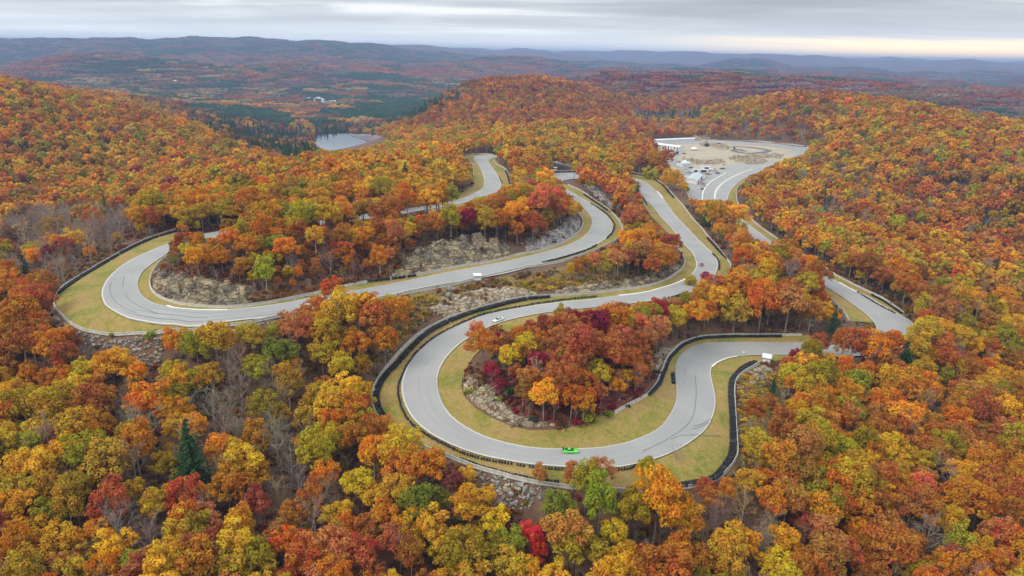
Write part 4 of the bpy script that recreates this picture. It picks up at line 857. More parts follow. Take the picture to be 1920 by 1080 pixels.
# ------------------------------------------------------------------ the trees that show largest: each a thing of its own
def tint(c, rg):
    a = np.array(PAL[c]); j = 1 + rg.normal(size=3) * (.09, .10, .10); v = rg.uniform(.84, 1.14); return tuple(float(x) for x in np.clip(a * j * v, .005, .9))
REG = [([(860,560),(1330,560),(1330,640),(1160,810),(860,810)], 'inside the front loop'), ([(0,520),(120,540),(110,620),(320,660),(300,780),(0,780)], 'below the left hairpin'), ([(300,600),(760,560),(700,720),(300,720)], 'between left hairpin and front loop'),
       ([(290,400),(780,400),(780,530),(560,560),(290,560)], 'on the slope inside the hairpin'), ([(700,800),(1290,860),(1290,960),(700,960)], 'just below the front wall'), ([(1290,860),(1480,700),(1480,960),(1290,960)], 'beside the loop\'s right end'),
       ([(1320,600),(1920,560),(1920,760),(1320,760)], 'in woods behind the right-hand bend'), ([(1480,760),(1920,760),(1920,900),(1480,900)], 'in woods right of the loop'), ([(1300,480),(1560,480),(1560,620),(1300,620)], 'between middle and far straights'),
       ([(1540,400),(1920,400),(1920,560),(1540,560)], 'in woods beyond the right-hand straight'), ([(1100,330),(1300,330),(1300,530),(1100,530)], 'between the two middle straights'), ([(780,340),(1100,340),(1100,470),(780,470)], 'on the knoll above the cliff'),
       ([(1290,300),(1480,300),(1480,480),(1290,480)], 'beside the pit exit road'), ([(1200,240),(1290,240),(1290,345),(1200,345)], 'beside the paddock'), ([(0,900),(640,900),(640,1080),(0,1080)], 'in near woods under the hairpin'), ([(0,720),(640,720),(640,900),(0,900)], 'in lower woods below the hairpin'),
       ([(640,720),(900,720),(900,900),(640,900)], 'left of the front loop wall'), ([(640,940),(1290,940),(1290,1080),(640,1080)], 'in nearest woods below the loop'), ([(1290,900),(1920,900),(1920,1080),(1290,1080)], 'in nearest woods at lower right'), ([(0,300),(400,300),(400,520),(0,520)], 'on low ground beyond the hairpin')]
def region(x, y):
    for p_, t_ in REG:
        if in_poly(np.array([[x, y]]), p_)[0]: return t_
    return 'in the forest around the track'
CW = {'gold': 'golden', 'amber': 'amber', 'orange': 'orange', 'rust': 'rust-brown', 'copper': 'coppery', 'salmon': 'salmon-pink', 'red': 'orange-red', 'brick red': 'brick-red', 'crimson': 'crimson', 'scarlet': 'scarlet', 'maroon': 'maroon', 'olive': 'olive', 'mustard': 'mustard', 'yellow green': 'yellow-green', 'green': 'leaf-green', 'yellow': 'yellow', 'tan': 'tan', 'brown': 'brown', 'pine': 'dark-green', 'grey twig': 'grey', 'purple twig': 'purplish-grey', 'tan twig': 'tan'}
def in_frame(t_): return -t_[8] * .3 < t_[6] < 1920 + t_[8] * .3 and -10 < t_[7] < 1080 + t_[8] * .35
nh = len(hx); idx = [i for i in range(len(TREES)) if in_frame(TREES[i])]
def best(kind, n, cap=10 ** 9):
    c = sorted([i for i in idx if TREES[i][5] == kind], key=lambda i: (i >= nh, -TREES[i][8])); return c[:n]
ind_b, ind_x, ind_p = best('b', 286), best('bare', 110), best('pine', 36)
chosen = set(ind_b + ind_x + ind_p); labels = {}
txy = np.array([(t_[0], t_[1]) for t_ in TREES]); tpx = np.array([(t_[6], t_[7]) for t_ in TREES])
def label_for(i, allc):
    x, y, z, s, c, k, px, py, w_ = TREES[i]; reg = region(px, py); kindw = {'b': 'tree', 'bare': 'leafless tree' if 'twig' in c else 'sparse tree', 'pine': 'conifer'}[k]
    d = np.hypot(*(tpx[allc] - (px, py)).T); o = np.argsort(d); nb = allc[o[1]]; dx, dy = tpx[nb] - (px, py)
    side = ('left of' if dx > 0 else 'right of') if abs(dx) > abs(dy) else ('behind' if dy > 0 else 'in front of')
    nc = CW[TREES[nb][4]]; nk = {'b': 'one', 'bare': 'bare one', 'pine': 'conifer'}[TREES[nb][5]]
    size = 'very broad' if s > 1.25 else 'broad' if s > 1.08 else 'small' if s < .62 else 'slender' if s < .8 else ''
    base = ' '.join(x_ for x_ in (size, CW[c], kindw) if x_)
    r_ = f'{base} {side} {nc} {nk}, {reg}'
    return r_ if len(r_.split()) <= 15 else f'{base} {side} {nc} {nk}'
allc = np.array(sorted(chosen)); src = {}
for n_, i in enumerate(ind_b + ind_x + ind_p):
    x, y, z, s, c, k, px, py, w_ = TREES[i]; rg = np.random.default_rng(i + 5); rz = rg.uniform(0, 6.28)
    nm = {'b': 'autumn_tree', 'bare': 'bare_tree', 'pine': 'pine_tree'}[k]
    o = thing(nm, label_for(i, allc), 'tree', (x, y, z), rz, {'b': 'autumn trees around the track', 'bare': 'leafless trees around the track', 'pine': 'dark green conifers'}[k])
    o.scale = (s * rg.uniform(.84, 1.16), s * rg.uniform(.84, 1.16), s * rg.uniform(.92, 1.1))
    far_ = k == 'b' and n_ >= 280
    vi = n_ % (6 if far_ else {'b': 8, 'bare': 4, 'pine': 3}[k]); cm = (FARC if far_ else {'b': NEAR, 'bare': BARE, 'pine': PINE}[k])[vi]; tm = {'b': FTRK if far_ else NTRK, 'bare': BTRK, 'pine': PTRK}[k]; tm = tm[vi % len(tm)]
    tr = put('trunk', tm, o); cr = put('branches' if k == 'bare' else 'crown', cm, o); tc_ = tint(c, rg); cr['tint'] = list(tc_)
    src.setdefault(('far' if far_ else k, vi), (cr, tr))

_by = {}
for o in list(COL.objects):
    if 'category' in o.keys() and o['category'] == 'tree': _by.setdefault(o['label'], []).append(o)
for lb, os_ in _by.items():
    if 1 < len(os_) <= 4:
        os_.sort(key=lambda o: -o.location.y)
        for w_, o in zip(('upper', 'lower') if len(os_) == 2 else ('upper', 'middle', 'lower') if len(os_) == 3 else ('topmost', 'upper', 'lower', 'lowest'), os_): o['label'] = w_ + ' ' + lb
# ------------------------------------------------------------------ the rest of the forest, too many to count: instanced masses
def instancer(name, rows, sources, kind='stuff', tw=None):
    """rows: x, y, z, rotation, scale, r, g, b"""
    a = np.array(rows, float); me = bpy.data.meshes.new(name); me.vertices.add(len(a)); me.vertices.foreach_set('co', a[:, :3].astype(np.float32).ravel())
    def att(nm, ty, v, key): t_ = me.attributes.new(nm, ty, 'POINT'); t_.data.foreach_set(key, v)
    att('tint', 'FLOAT_VECTOR', a[:, 5:8].astype(np.float32).ravel(), 'vector'); att('spin', 'FLOAT', a[:, 3].astype(np.float32), 'value'); att('size', 'FLOAT', a[:, 4].astype(np.float32), 'value')
    o = put(name, me, kind=kind); g = bpy.data.node_groups.new(name, 'GeometryNodeTree'); g.interface.new_socket('Geometry', in_out='INPUT', socket_type='NodeSocketGeometry'); g.interface.new_socket('Geometry', in_out='OUTPUT', socket_type='NodeSocketGeometry')
    N_ = g.nodes; gi = N_.new('NodeGroupInput'); go = N_.new('NodeGroupOutput'); ip = N_.new('GeometryNodeInstanceOnPoints'); jg = N_.new('GeometryNodeJoinGeometry'); L_ = g.links.new
    for objs in sources:
        jj = N_.new('GeometryNodeJoinGeometry')
        for ob in objs:
            oi = N_.new('GeometryNodeObjectInfo'); oi.inputs[0].default_value = ob; oi.transform_space = 'ORIGINAL'; L_(oi.outputs['Geometry'], jj.inputs[0])
        gt = N_.new('GeometryNodeGeometryToInstance'); L_(jj.outputs[0], gt.inputs[0]); L_(gt.outputs[0], jg.inputs[0])
    def na(nm, ty):
        n = N_.new('GeometryNodeInputNamedAttribute'); n.data_type = ty; n.inputs[0].default_value = nm; return n.outputs[0]
    ri = N_.new('FunctionNodeRandomValue'); ri.data_type = 'INT'; ri.inputs['Min'].default_value = 0 if False else 0
    for s_ in ri.inputs:
        if s_.name == 'Max' and s_.type == 'INT': s_.default_value = len(sources) - 1
        if s_.name == 'Min' and s_.type == 'INT': s_.default_value = 0
    cb = N_.new('ShaderNodeCombineXYZ'); L_(na('spin', 'FLOAT'), cb.inputs[2]); ip.inputs['Pick Instance'].default_value = True
    L_(gi.outputs[0], ip.inputs['Points']); L_(jg.outputs[0], ip.inputs['Instance']); L_([s_ for s_ in ri.outputs if s_.type == 'INT'][0], ip.inputs['Instance Index']); L_(cb.outputs[0], ip.inputs['Rotation']); L_(na('size', 'FLOAT'), ip.inputs['Scale']); L_(ip.outputs[0], go.inputs[0])
    m_ = o.modifiers.new('scatter', 'NODES'); m_.node_group = g; return o
def rows_of(sel, rg=np.random.default_rng(3)):
    return [(TREES[i][0], TREES[i][1], TREES[i][2], rg.uniform(0, 6.28), TREES[i][3], *tint(TREES[i][4], rg)) for i in sel]
rest = [i for i in range(len(TREES)) if i not in chosen]; dist_ = np.hypot(txy[:, 0], txy[:, 1])
srcs = lambda k: [v for (kk, _), v in src.items() if kk == k]
instancer('autumn_forest', rows_of([i for i in rest if TREES[i][5] == 'b' and dist_[i] < 430]), srcs('b'))
instancer('autumn_forest', rows_of([i for i in rest if TREES[i][5] == 'b' and dist_[i] >= 430]), srcs('far'))
instancer('leafless_woods', rows_of([i for i in rest if TREES[i][5] == 'bare']), srcs('bare'))
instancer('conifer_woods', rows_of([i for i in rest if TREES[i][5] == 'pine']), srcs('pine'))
print('instances', len(rest))

# far woods: pieces of canopy some forty metres across
def canopy_piece(seed, n=30, size=42):
    rg = np.random.default_rng(seed); P, N, S, va, vb = [], [], [], [], []
    for k in range(n):
        c = np.array([*(rg.uniform(-.5, .5, 2) * size), rg.uniform(8.5, 12)]); r = rg.uniform(3.0, 5.2); m = 34; d = rg.normal(size=(m, 3)); d[:, 2] = np.abs(d[:, 2]) * 1.1; d /= np.linalg.norm(d, axis=1, keepdims=True)
        P.append(c + d * r * (1, 1, .8)); N.append(d + rg.normal(size=(m, 3)) * .3); S.append(rg.uniform(1.5, 2.4, m)); h = rg.random(); va.append(np.clip(h + rg.normal(size=m) * .1, -.4, 1.4)); v = rg.uniform(.05, .95); vb.append(np.full(m, v))
    P = np.concatenate(P); V, Fc = quads(P, np.concatenate(N), np.concatenate(S), rg); me = mesh('canopy', V, Fc, M['leaf'], link=False); set_var(me, np.concatenate(va), np.concatenate(vb)); return me
G = np.concatenate([scatter(1740, 3200, 34), scatter(3200, 6800, 44)]); gz = H(G[:, 0], G[:, 1]); k = seen(G, gz) & ~in_poly(G, LAKE.mean(0) + (LAKE - LAKE.mean(0)) * 1.03); G, gz = G[k], gz[k]
pc, _ = project(np.c_[G, gz + 8]); k = ~(in_poly(pc, [(558,182),(645,182),(645,206),(558,206)]) & (RNG.random(len(G)) < .75)); G, gz, pc = G[k], gz[k], pc[k]
rows = []; rgf = np.random.default_rng(9); n8 = wav(G[:, 0], G[:, 1], 130, 11) + .6 * wav(G[:, 0], G[:, 1], 47, 12); n9 = wav(G[:, 0], G[:, 1], 210, 13); zz_ = zones(pc)
for i in range(len(G)):
    mix, b, pn, dn = zz_[i]; r_ = math.hypot(*G[i])
    if r_ > 2300: mix, b, pn = ('redhill', .25, .10) if pc[i, 0] > 900 else ('valley', .4, .17)
    ridge = 3500 < r_ < 4900 and pc[i, 0] < 1000; dark = 4900 <= r_ < 6000 and 620 < pc[i, 0] < 930
    u = .5 + .45 * n9[i] + rgf.normal() * .16
    if dark: c = ['pine', 'pine', 'brown'][rgf.integers(3)]
    elif ridge: c = 'pine' if n8[i] > .95 else ['rust', 'brick red', 'brown', 'purple twig', 'copper', 'brown'][min(5, max(0, int(u * 6)))]
    elif n8[i] > .75 - pn * 2.2 and r_ < 6800: c = 'pine'
    elif r_ > 5000: c = ['brown', 'purple twig', 'brown', 'pine', 'maroon', 'brown'][min(5, max(0, int(u * 6)))]
    elif r_ > (2300 if pc[i, 0] < 900 else 1740): c = (['purple twig', 'brown', 'rust', 'pine', 'tan', 'brown'] if pc[i, 0] < 900 else ['brown', 'rust', 'maroon', 'purple twig', 'brick red', 'brown'])[min(5, max(0, int(u * 6)))]
    elif u < b: c = 'purple twig'
    else: c = pick(mix, rgf)
    rows.append((G[i, 0], G[i, 1], gz[i] - 1.5, rgf.uniform(0, 6.28), rgf.uniform(.9, 1.3) * (1.25 if r_ > 3200 else 1), *(np.array(tint(c, rgf)) * (1 if c != 'pine' else 1.2))))
cps = []
rows = np.array(rows)
for k in range(3):
    q_ = rows[k]; o = put('distant_woods', canopy_piece(k), None, q_[:3], kind='stuff'); o['tint'] = [float(v) for v in q_[5:8]]; cps.append((o,))
instancer('distant_woods', rows[3:], cps)
print('far pieces', len(rows))

# ------------------------------------------------------------------ rock ledges
def ledge_disp(cell, amp, seed, base=.0, tilt=.25, taper=4.0):
    def f(V, P):
        rg = np.random.default_rng(seed); lo, hi = V[:, :2].min(0), V[:, :2].max(0); n = max(6, int((hi - lo).prod() / cell ** 2)); S = rg.uniform(lo, hi, (n, 2))
        hh = rg.uniform(0, 1, n) ** 1.4 * amp; g = rg.normal(size=(n, 2)) * tilt; X = V[:, :2] * (1, 1)
        best = np.full(len(V), 1e9); k = np.zeros(len(V), int)
        for i in range(0, n, 200):
            d = ((X[:, None] - S[None, i:i + 200]) ** 2 * (1, 1.0)).sum(2); j = d.argmin(1); dv = d[np.arange(len(V)), j]; u = dv < best; best[u] = dv[u]; k[u] = j[u] + i
        z = hh[k] + ((X - S[k]) * g[k]).sum(1) + rg.normal(size=len(V)) * .03
        db = np.full(len(V), 1e9)
        Pd = resample(np.vstack([P, P[:1]]), 1.5)
        for i in range(0, len(Pd), 100): db = np.minimum(db, np.sqrt(((X[:, None] - Pd[None, i:i + 100]) ** 2).sum(2)).min(1))
        V = V.copy(); V[:, 2] += base + z * np.clip(db / taper, 0, 1) - .25 * (db < .6); V[:, :2] += rg.normal(size=(len(V), 2)) * .07 * (db > 1)[:, None]; return V
    return f
ROCKS = [
 ('rock', [(288,510),(300,506),(320,516),(350,518),(400,528),(470,538),(485,560),(470,571),(433,575),(383,574),(333,568),(302,556),(287,544)], 3.2, 4.2, 1),
 ('rock', [(722,522),(752,500),(762,482),(790,463),(830,450),(870,446),(950,460),(965,470),(950,480),(900,493),(853,500),(800,510)], 3.4, 4.6, 2),
 ('rock_pale', [(985,452),(1010,447),(1050,425),(1065,405),(1078,403),(1089,414),(1088,427),(1077,439),(1055,453),(1023,466),(985,472)], 2.2, 1.8, 3),
 ('rock_sand', [(800,580),(840,552),(900,540),(950,536),(990,540),(1010,553),(940,566),(880,582),(835,597)], 2.4, 1.8, 4),
 ('rock', [(1030,546),(1100,530),(1170,525),(1230,510),(1265,495),(1280,500),(1260,514),(1238,527),(1200,537),(1160,542),(1093,549),(1035,553)], 2.2, 2.4, 5),
 ('rock_sand', [(868,703),(885,706),(905,712),(922,728),(940,748),(962,772),(1000,785),(1050,795),(1040,800),(993,803),(953,794),(922,780),(895,763),(876,744),(868,725)], 2.0, 1.1, 6),
 ('rock_sand', [(1216,690),(1222,672),(1243,652),(1280,637),(1310,633),(1280,642),(1264,654),(1250,669),(1241,686),(1228,700)], 2.0, 1.6, 7),
 ('rock_pale', [(1098,347),(1110,347),(1132,362),(1155,388),(1148,393),(1128,378),(1108,362)], 2.6, 2.2, 8),
 ('rock_sand', [(1398,700),(1415,690),(1438,684),(1450,697),(1440,712),(1418,722),(1400,718)], 2.2, 1.6, 9),
 ('rock', [(1500,596),(1540,598),(1565,606),(1560,614),(1520,612)], 2.0, 2.0, 10),
 ('rock_sand', [(1363,296),(1380,293),(1400,294),(1425,298),(1440,303),(1430,308),(1405,309),(1385,306)], 5, 4.5, 11),
 ('rock_sand', [(1287,299),(1300,301),(1330,301),(1352,299),(1362,304),(1340,308),(1310,308),(1292,306),(1275,297)], 4, 2.6, 12),
 ('rock_sand', [(1310,268),(1340,268.5),(1368,273),(1368,281),(1340,277),(1312,275)], 4, 2.2, 13),
 ('rock_sand', [(1292,262),(1312,259),(1340,260),(1340,263),(1310,263.5),(1295,264)], 5, 5, 14),
 ('rock_sand', [(1395,292),(1450,289),(1472,291),(1462,297),(1425,297)], 5, 2.0, 15)]
for m_, px, cell, amp, sd_ in ROCKS:
    far_ = px[0][1] < 330; fill('rock_ledge', px, M[m_], .05, step=(2.2 if far_ else .75), disp=ledge_disp(cell, amp, sd_, tilt=.35, taper=3.0), smooth=False)
fill('brown_scrub', [(1386,700),(1400,720),(1440,700),(1470,700),(1475,780),(1460,860),(1420,900),(1385,930),(1350,935),(1340,925),(1362,893),(1385,862),(1390,850),(1388,790),(1384,740)], M['scrub'], .06, step=3)
fill('red_leaf_litter', [(965,772),(925,728),(905,705),(950,690),(1100,700),(1180,690),(1215,700),(1225,715),(1195,750),(1155,765),(1125,778),(1090,790),(1050,797),(1000,787)], M['redlitter'], .06, step=3)
fill('brown_scrub', [(735,560),(800,545),(890,530),(980,513),(1060,500),(1120,478),(1160,460),(1200,470),(1250,480),(1275,495),(1230,512),(1170,527),(1100,532),(1000,540),(900,545),(830,560),(800,595),(770,625),(735,665),(700,690),(700,600)], M['scrub'], .05, step=3)

# ------------------------------------------------------------------ boulders and stone fill
def boulder_mesh(seed, mat):
    rg = np.random.default_rng(seed); bm = bmesh.new(); bmesh.ops.create_icosphere(bm, subdivisions=2, radius=.5)
    pl = rg.normal(size=(9, 3)); pl /= np.linalg.norm(pl, axis=1, keepdims=True); cut = rg.uniform(.28, .42, 9); sc_ = rg.uniform(.7, 1.3, 3) * (1, 1, .72)
    for v in bm.verts:
        p = np.array(v.co)
        for n, c in zip(pl, cut):
            d = p @ n
            if d > c: p = p - n * (d - c)
        v.co = Vector(p * sc_)
    me = bpy.data.meshes.new('boulder'); bm.to_mesh(me); bm.free(); me.materials.append(M[mat]); return me
BM = [boulder_mesh(i, ('rock_pale', 'rock', 'rock_sand')[i % 3]) for i in range(9)]
bsrc = []
def boulders(px_poly, n, s0, s1, label, grp, mats=(0, 1, 2)):
    P = hit(px_poly); lo, hi = P.min(0), P.max(0); k = 0; tries = 0
    while k < n and tries < 4000:
        tries += 1; p = RNG.uniform(lo, hi)
        if not in_poly(p[None], P)[0]: continue
        s = RNG.uniform(s0, s1); me = BM[mats[k % len(mats)] + 3 * RNG.integers(3)]
        o = put('boulder', me, None, (p[0], p[1], H(p[0], p[1])[0] + .12 * s + .1), (RNG.uniform(-.4, .4), RNG.uniform(-.4, .4), RNG.uniform(0, 6.28)), label=label, category='boulder', group=grp)
        o.scale = (s,) * 3; k += 1
        if len(bsrc) < 9: bsrc.append((o,))
boulders([(930,905),(1000,915),(1002,940),(940,950)], 26, .9, 2.0, 'pale angular boulder below the nearest concrete wall of the front loop', 'boulders below the front wall', (0, 2))
boulders([(820,575),(850,555),(1000,540),(1000,552),(900,575),(830,595)], 16, 1.2, 3.0, 'large sandy boulder on the bank between the cliff straight and the front loop', 'boulders on the middle bank', (0, 2))
boulders([(832,545),(850,542),(853,560),(838,566)], 2, 2.8, 3.6, 'big rounded grey boulder alone above the front loop wall', 'grey boulders above the loop', (0,))
boulders([(1395,700),(1450,690),(1445,760),(1430,800),(1425,740)], 14, 1.2, 2.4, 'pale boulder in the brown scrub right of the tyre barrier', 'boulders in the right-hand scrub', (0, 2))
boulders([(1215,690),(1245,650),(1290,637),(1270,655),(1230,705)], 14, 1.0, 2.2, 'sandy boulder above the right-hand bend behind the tyre barrier', 'boulders above the bend', (2, 0))
boulders([(960,462),(1075,410),(1088,425),(1050,450),(965,472)], 14, 1.5, 3.2, 'pale slab of rock above the wall of the middle bend', 'rock slabs at the middle bend', (0,))
boulders([(700,700),(725,680),(745,640),(735,640),(700,690)], 12, .9, 1.8, 'grey boulder outside the left wall of the front loop', 'boulders left of the front loop', (0, 1))
boulders([(1100,350),(1150,385),(1160,420),(1180,440),(1170,400),(1130,365)], 14, 1.4, 3.0, 'pale boulder on the stony bank above the middle bend', 'boulders above the middle bend', (0,))
def rip(px_poly, sp, s0, s1):
    P = hit(px_poly); lo, hi = P.min(0), P.max(0); n = int((hi - lo).prod() / sp ** 2); G_ = RNG.uniform(lo, hi, (n, 2)); G_ = G_[in_poly(G_, P)]; z = H(G_[:, 0], G_[:, 1]); c = np.array([.5, .5, .5])
    return [(p[0], p[1], zz + .1, RNG.uniform(0, 6.28), RNG.uniform(s0, s1), *c) for p, zz in zip(G_, z)]
rows_ = rip([(100,585),(112,600),(150,620),(190,634),(233,636),(305,634),(308,655),(296,690),(272,700),(255,680),(230,660),(160,645),(122,630),(100,605)], .8, .5, 1.6) + rip([(845,868),(900,885),(990,908),(1040,918),(1035,928),(1000,945),(985,960),(940,950),(920,925)], .9, .4, 1.3) \
      + rip([(335,655),(360,650),(362,680),(340,690)], .9, .5, 1.5) + rip([(450,614),(545,598),(545,604),(455,622)], .9, .4, 1.2) + rip([(1275,297),(1362,302),(1360,310),(1290,309)], 4, .8, 2.2) + rip([(1330,272),(1368,276),(1365,284),(1332,279)], 4, .8, 2.2) + rip([(1290,262),(1345,259),(1345,263),(1300,264)], 2.0, 1.5, 4) \
      + rip([(1225,700),(1152,770),(1180,740),(1210,710)], 1.6, .3, 1.0) + rip([(700,700),(740,640),(800,600),(780,600),(720,650),(690,700)], 1.3, .4, 1.3) + rip([(1400,290),(1475,288),(1465,297),(1362,301)], 4, .8, 2.4)
for k_, b_ in enumerate(bsrc): pass
instancer('stone_fill', rows_, bsrc)

# ------------------------------------------------------------------ undergrowth
def bush_mesh(seed, n=90, size=.34, hgt=1.1, rad=.95):
    rg = np.random.default_rng(seed); c = rg.normal(size=(7, 3)) * (.5, .5, .2) * rad; c[:, 2] += hgt * .5; k = rg.integers(7, size=n); d = rg.normal(size=(n, 3)); d /= np.linalg.norm(d, axis=1, keepdims=True); P = c[k] + d * .42 * rad; P[:, 2] = np.abs(P[:, 2])
    V, Fc = quads(P, d + (0, 0, .5), size * rg.uniform(.6, 1.3, n), rg); me = mesh('leaves', V, Fc, M['leaf'], link=False); set_var(me, rg.random(n), np.clip(rg.normal(size=n) * .18 + .5, 0, 1)); return me
SHRUBS = [(795,567+165,20,'green'),(885+0,733,22,'green'),(940,748,18,'green'),(955,735,26,'pine'),(938,748,16,'pine'),(1002,787,17,'pine'),(1058,796,14,'pine'),(1107,789,38,'green'),(1142,777,22,'green'),(900,718,22,'brown'),(209,628,14,'green'),(283,628,26,'green'),(540,600,14,'green'),(680,718,20,'pine')]
SHL = ['small green shrub at the left rock edge inside the loop', 'green shrub above the big evergreen bush inside the loop', 'largest dark evergreen bush inside the front loop', 'dark evergreen bush just below the largest one', 'dark evergreen shrub at the foot of the pale branched trunk',
 'small dark shrub at the bottom edge of the infield woods', 'long low green shrub along the lower infield grass edge', 'low green shrub right of the long one by the grass', 'brown shrub beside the pale rock inside the loop', 'small green shrub outside the left hairpin wall', 'wider green shrub outside the left hairpin wall, right of the small one', 'green shrub outside the wall where the hairpin straight begins', 'small dark conifer-like shrub left of the front loop']
bs = [bush_mesh(i) for i in range(5)]; bo = []
for n_, (px, py, w_, c) in enumerate(SHRUBS[1:]):
    p = hit([(px, py)], .6)[0]; dep_ = project([(p[0], p[1], H(p[0], p[1])[0])])[1][0]; s = w_ * dep_ / FOC / 2 / 1.1
    o = put('shrub', bs[n_ % 5], None, (p[0], p[1], H(p[0], p[1])[0]), (0, 0, n_), label=SHL[n_], category='shrub', group='low shrubs near the walls' if py < 700 else 'evergreen shrubs inside the loop')
    o.scale = (s * 1.15, s * 1.15, s); o['tint'] = list(tint(c, RNG)); bo.append((o,))
G = np.concatenate([scatter(100, 300, 1.75, 41), scatter(300, 520, 2.7, 41)]); G = G[~blocked_ground(G, 1.3) | False]
okb = np.ones(len(G), bool); gz = H(G[:, 0], G[:, 1]); bp, _ = project(np.c_[G, gz + .5]); bt, _ = project(np.c_[G, gz + 1.6])
stone = [ROCKS[i][1] for i in range(10)] + [[(100,585),(150,618),(300,632),(308,655),(290,690),(160,650)], [(900,890),(1040,918),(985,960),(930,950)]]
for c in stone: okb &= ~in_poly(bp, c) | (RNG.random(len(G)) < .22)
for c in CLEAR[:10]: okb &= ~in_poly(bt, c)
YB = [[(930,540),(1000,520),(1130,500),(1150,520),(1000,550)], [(740,560),(800,550),(830,560),(780,620),(720,660),(700,640)], [(1385,700),(1470,700),(1470,900),(1390,900)]]; RB = [[(900,700),(1230,700),(1160,800),(980,800)], [(300,420),(760,440),(760,520),(500,565),(300,520)]]
nz = RNG.random(len(G)) * .55 + .5 * (.5 + .5 * wav(G[:, 0], G[:, 1], 9, 21)); rows_ = []
dens = np.full(len(G), .55); yb = np.zeros(len(G), bool); rb = yb.copy(); rb2 = yb.copy()
for c in YB: yb |= in_poly(bp, c)
rb |= in_poly(bp, RB[0]); rb2 |= in_poly(bp, RB[1]); dens[yb] = .85; dens[rb] = .6; dens[rb2] = .75; okb &= nz < dens
for i in np.where(okb)[0]:
    if yb[i]: c = ['mustard', 'tan', 'gold', 'olive', 'brown', 'tan'][RNG.integers(6)]
    elif rb[i]: c = ['brick red', 'crimson', 'maroon', 'maroon', 'brown'][RNG.integers(5)]
    elif rb2[i]: c = ['brown', 'rust', 'brown', 'brick red', 'rust', 'tan', 'maroon'][RNG.integers(7)]
    else: c = ['brown', 'brown', 'rust', 'tan twig', 'brown', 'olive', 'maroon', 'tan'][RNG.integers(8)]
    t3 = np.array(tint(c, RNG)) * (.85 if yb[i] else .72); rows_.append((G[i, 0], G[i, 1], gz[i] - .1, RNG.uniform(0, 6.28), RNG.uniform(.5, 1.5) * (1.2 if dist_.size and np.hypot(*G[i]) > 300 else 1), *t3))
instancer('undergrowth', rows_, bo[:5])
print('bushes', len(rows_))
# young leafless saplings standing in the gaps
k_ = RNG.random(len(G)) < .045; rows_ = [(G[i, 0], G[i, 1], gz[i], RNG.uniform(0, 6.28), RNG.uniform(.28, .62), *tint(['grey twig', 'tan twig', 'tan twig'][RNG.integers(3)], RNG)) for i in np.where(k_ & (okb | (nz < .7)))[0]
    if not any(in_poly(bt[i][None], c)[0] for c in CLEAR) and covers(G[i:i+1, 0], G[i:i+1, 1], gz[i:i+1], np.array([.6]))[0] == 0]
instancer('leafless_saplings', rows_, srcs('bare'))

# ------------------------------------------------------------------ cars
def loft(sec, mat, parent, name):
    """sec: list of (x, [(y, z) ring points])"""
    n = len(sec[0][1]); V = [(x, y, z) for x, r in sec for y, z in r]; Fc = []
    for i in range(len(sec) - 1):
        for k in range(n): Fc.append((i * n + k, (i + 1) * n + k, (i + 1) * n + (k + 1) % n, i * n + (k + 1) % n))
    Fc.append(tuple(range(n))); Fc.append(tuple(len(V) - n + k for k in range(n))[::-1]); me = mesh(name, V, Fc, mat, link=False, smooth=True)
    o = put(name, me, parent); return o
def wheel_me():
    P = []; n = 14
    ring = lambda r, y: [(r * math.cos(2 * math.pi * k / n), y, r * math.sin(2 * math.pi * k / n)) for k in range(n)]
    V = ring(.20, -.12) + ring(.31, -.12) + ring(.33, -.06) + ring(.33, .06) + ring(.31, .12) + ring(.20, .12); F_ = []
    for a in range(5): F_ += [(a * n + k, a * n + (k + 1) % n, (a + 1) * n + (k + 1) % n, (a + 1) * n + k) for k in range(n)]
    ty = mesh('tyre', V, F_, M['rubber'], link=False, smooth=True); V = ring(.205, -.09) + ring(.205, .09); F_ = [(k, (k + 1) % n, n + (k + 1) % n, n + k) for k in range(n)] + [tuple(range(n)), tuple(range(n, 2 * n))[::-1]]
    return ty, mesh('rim', V, F_, M['whitemetal'], link=False)
TY, RIM = wheel_me(); PAINT = {}
def paint(nm, c):
    t = NT(nm, .28, .5); t.col(c); t.b.inputs['Coat Weight'].default_value = .6; return t.m
GLASS = (lambda t: (t.col((.02, .025, .03)), t.m)[1])(NT('tinted_glass', .12, .6))
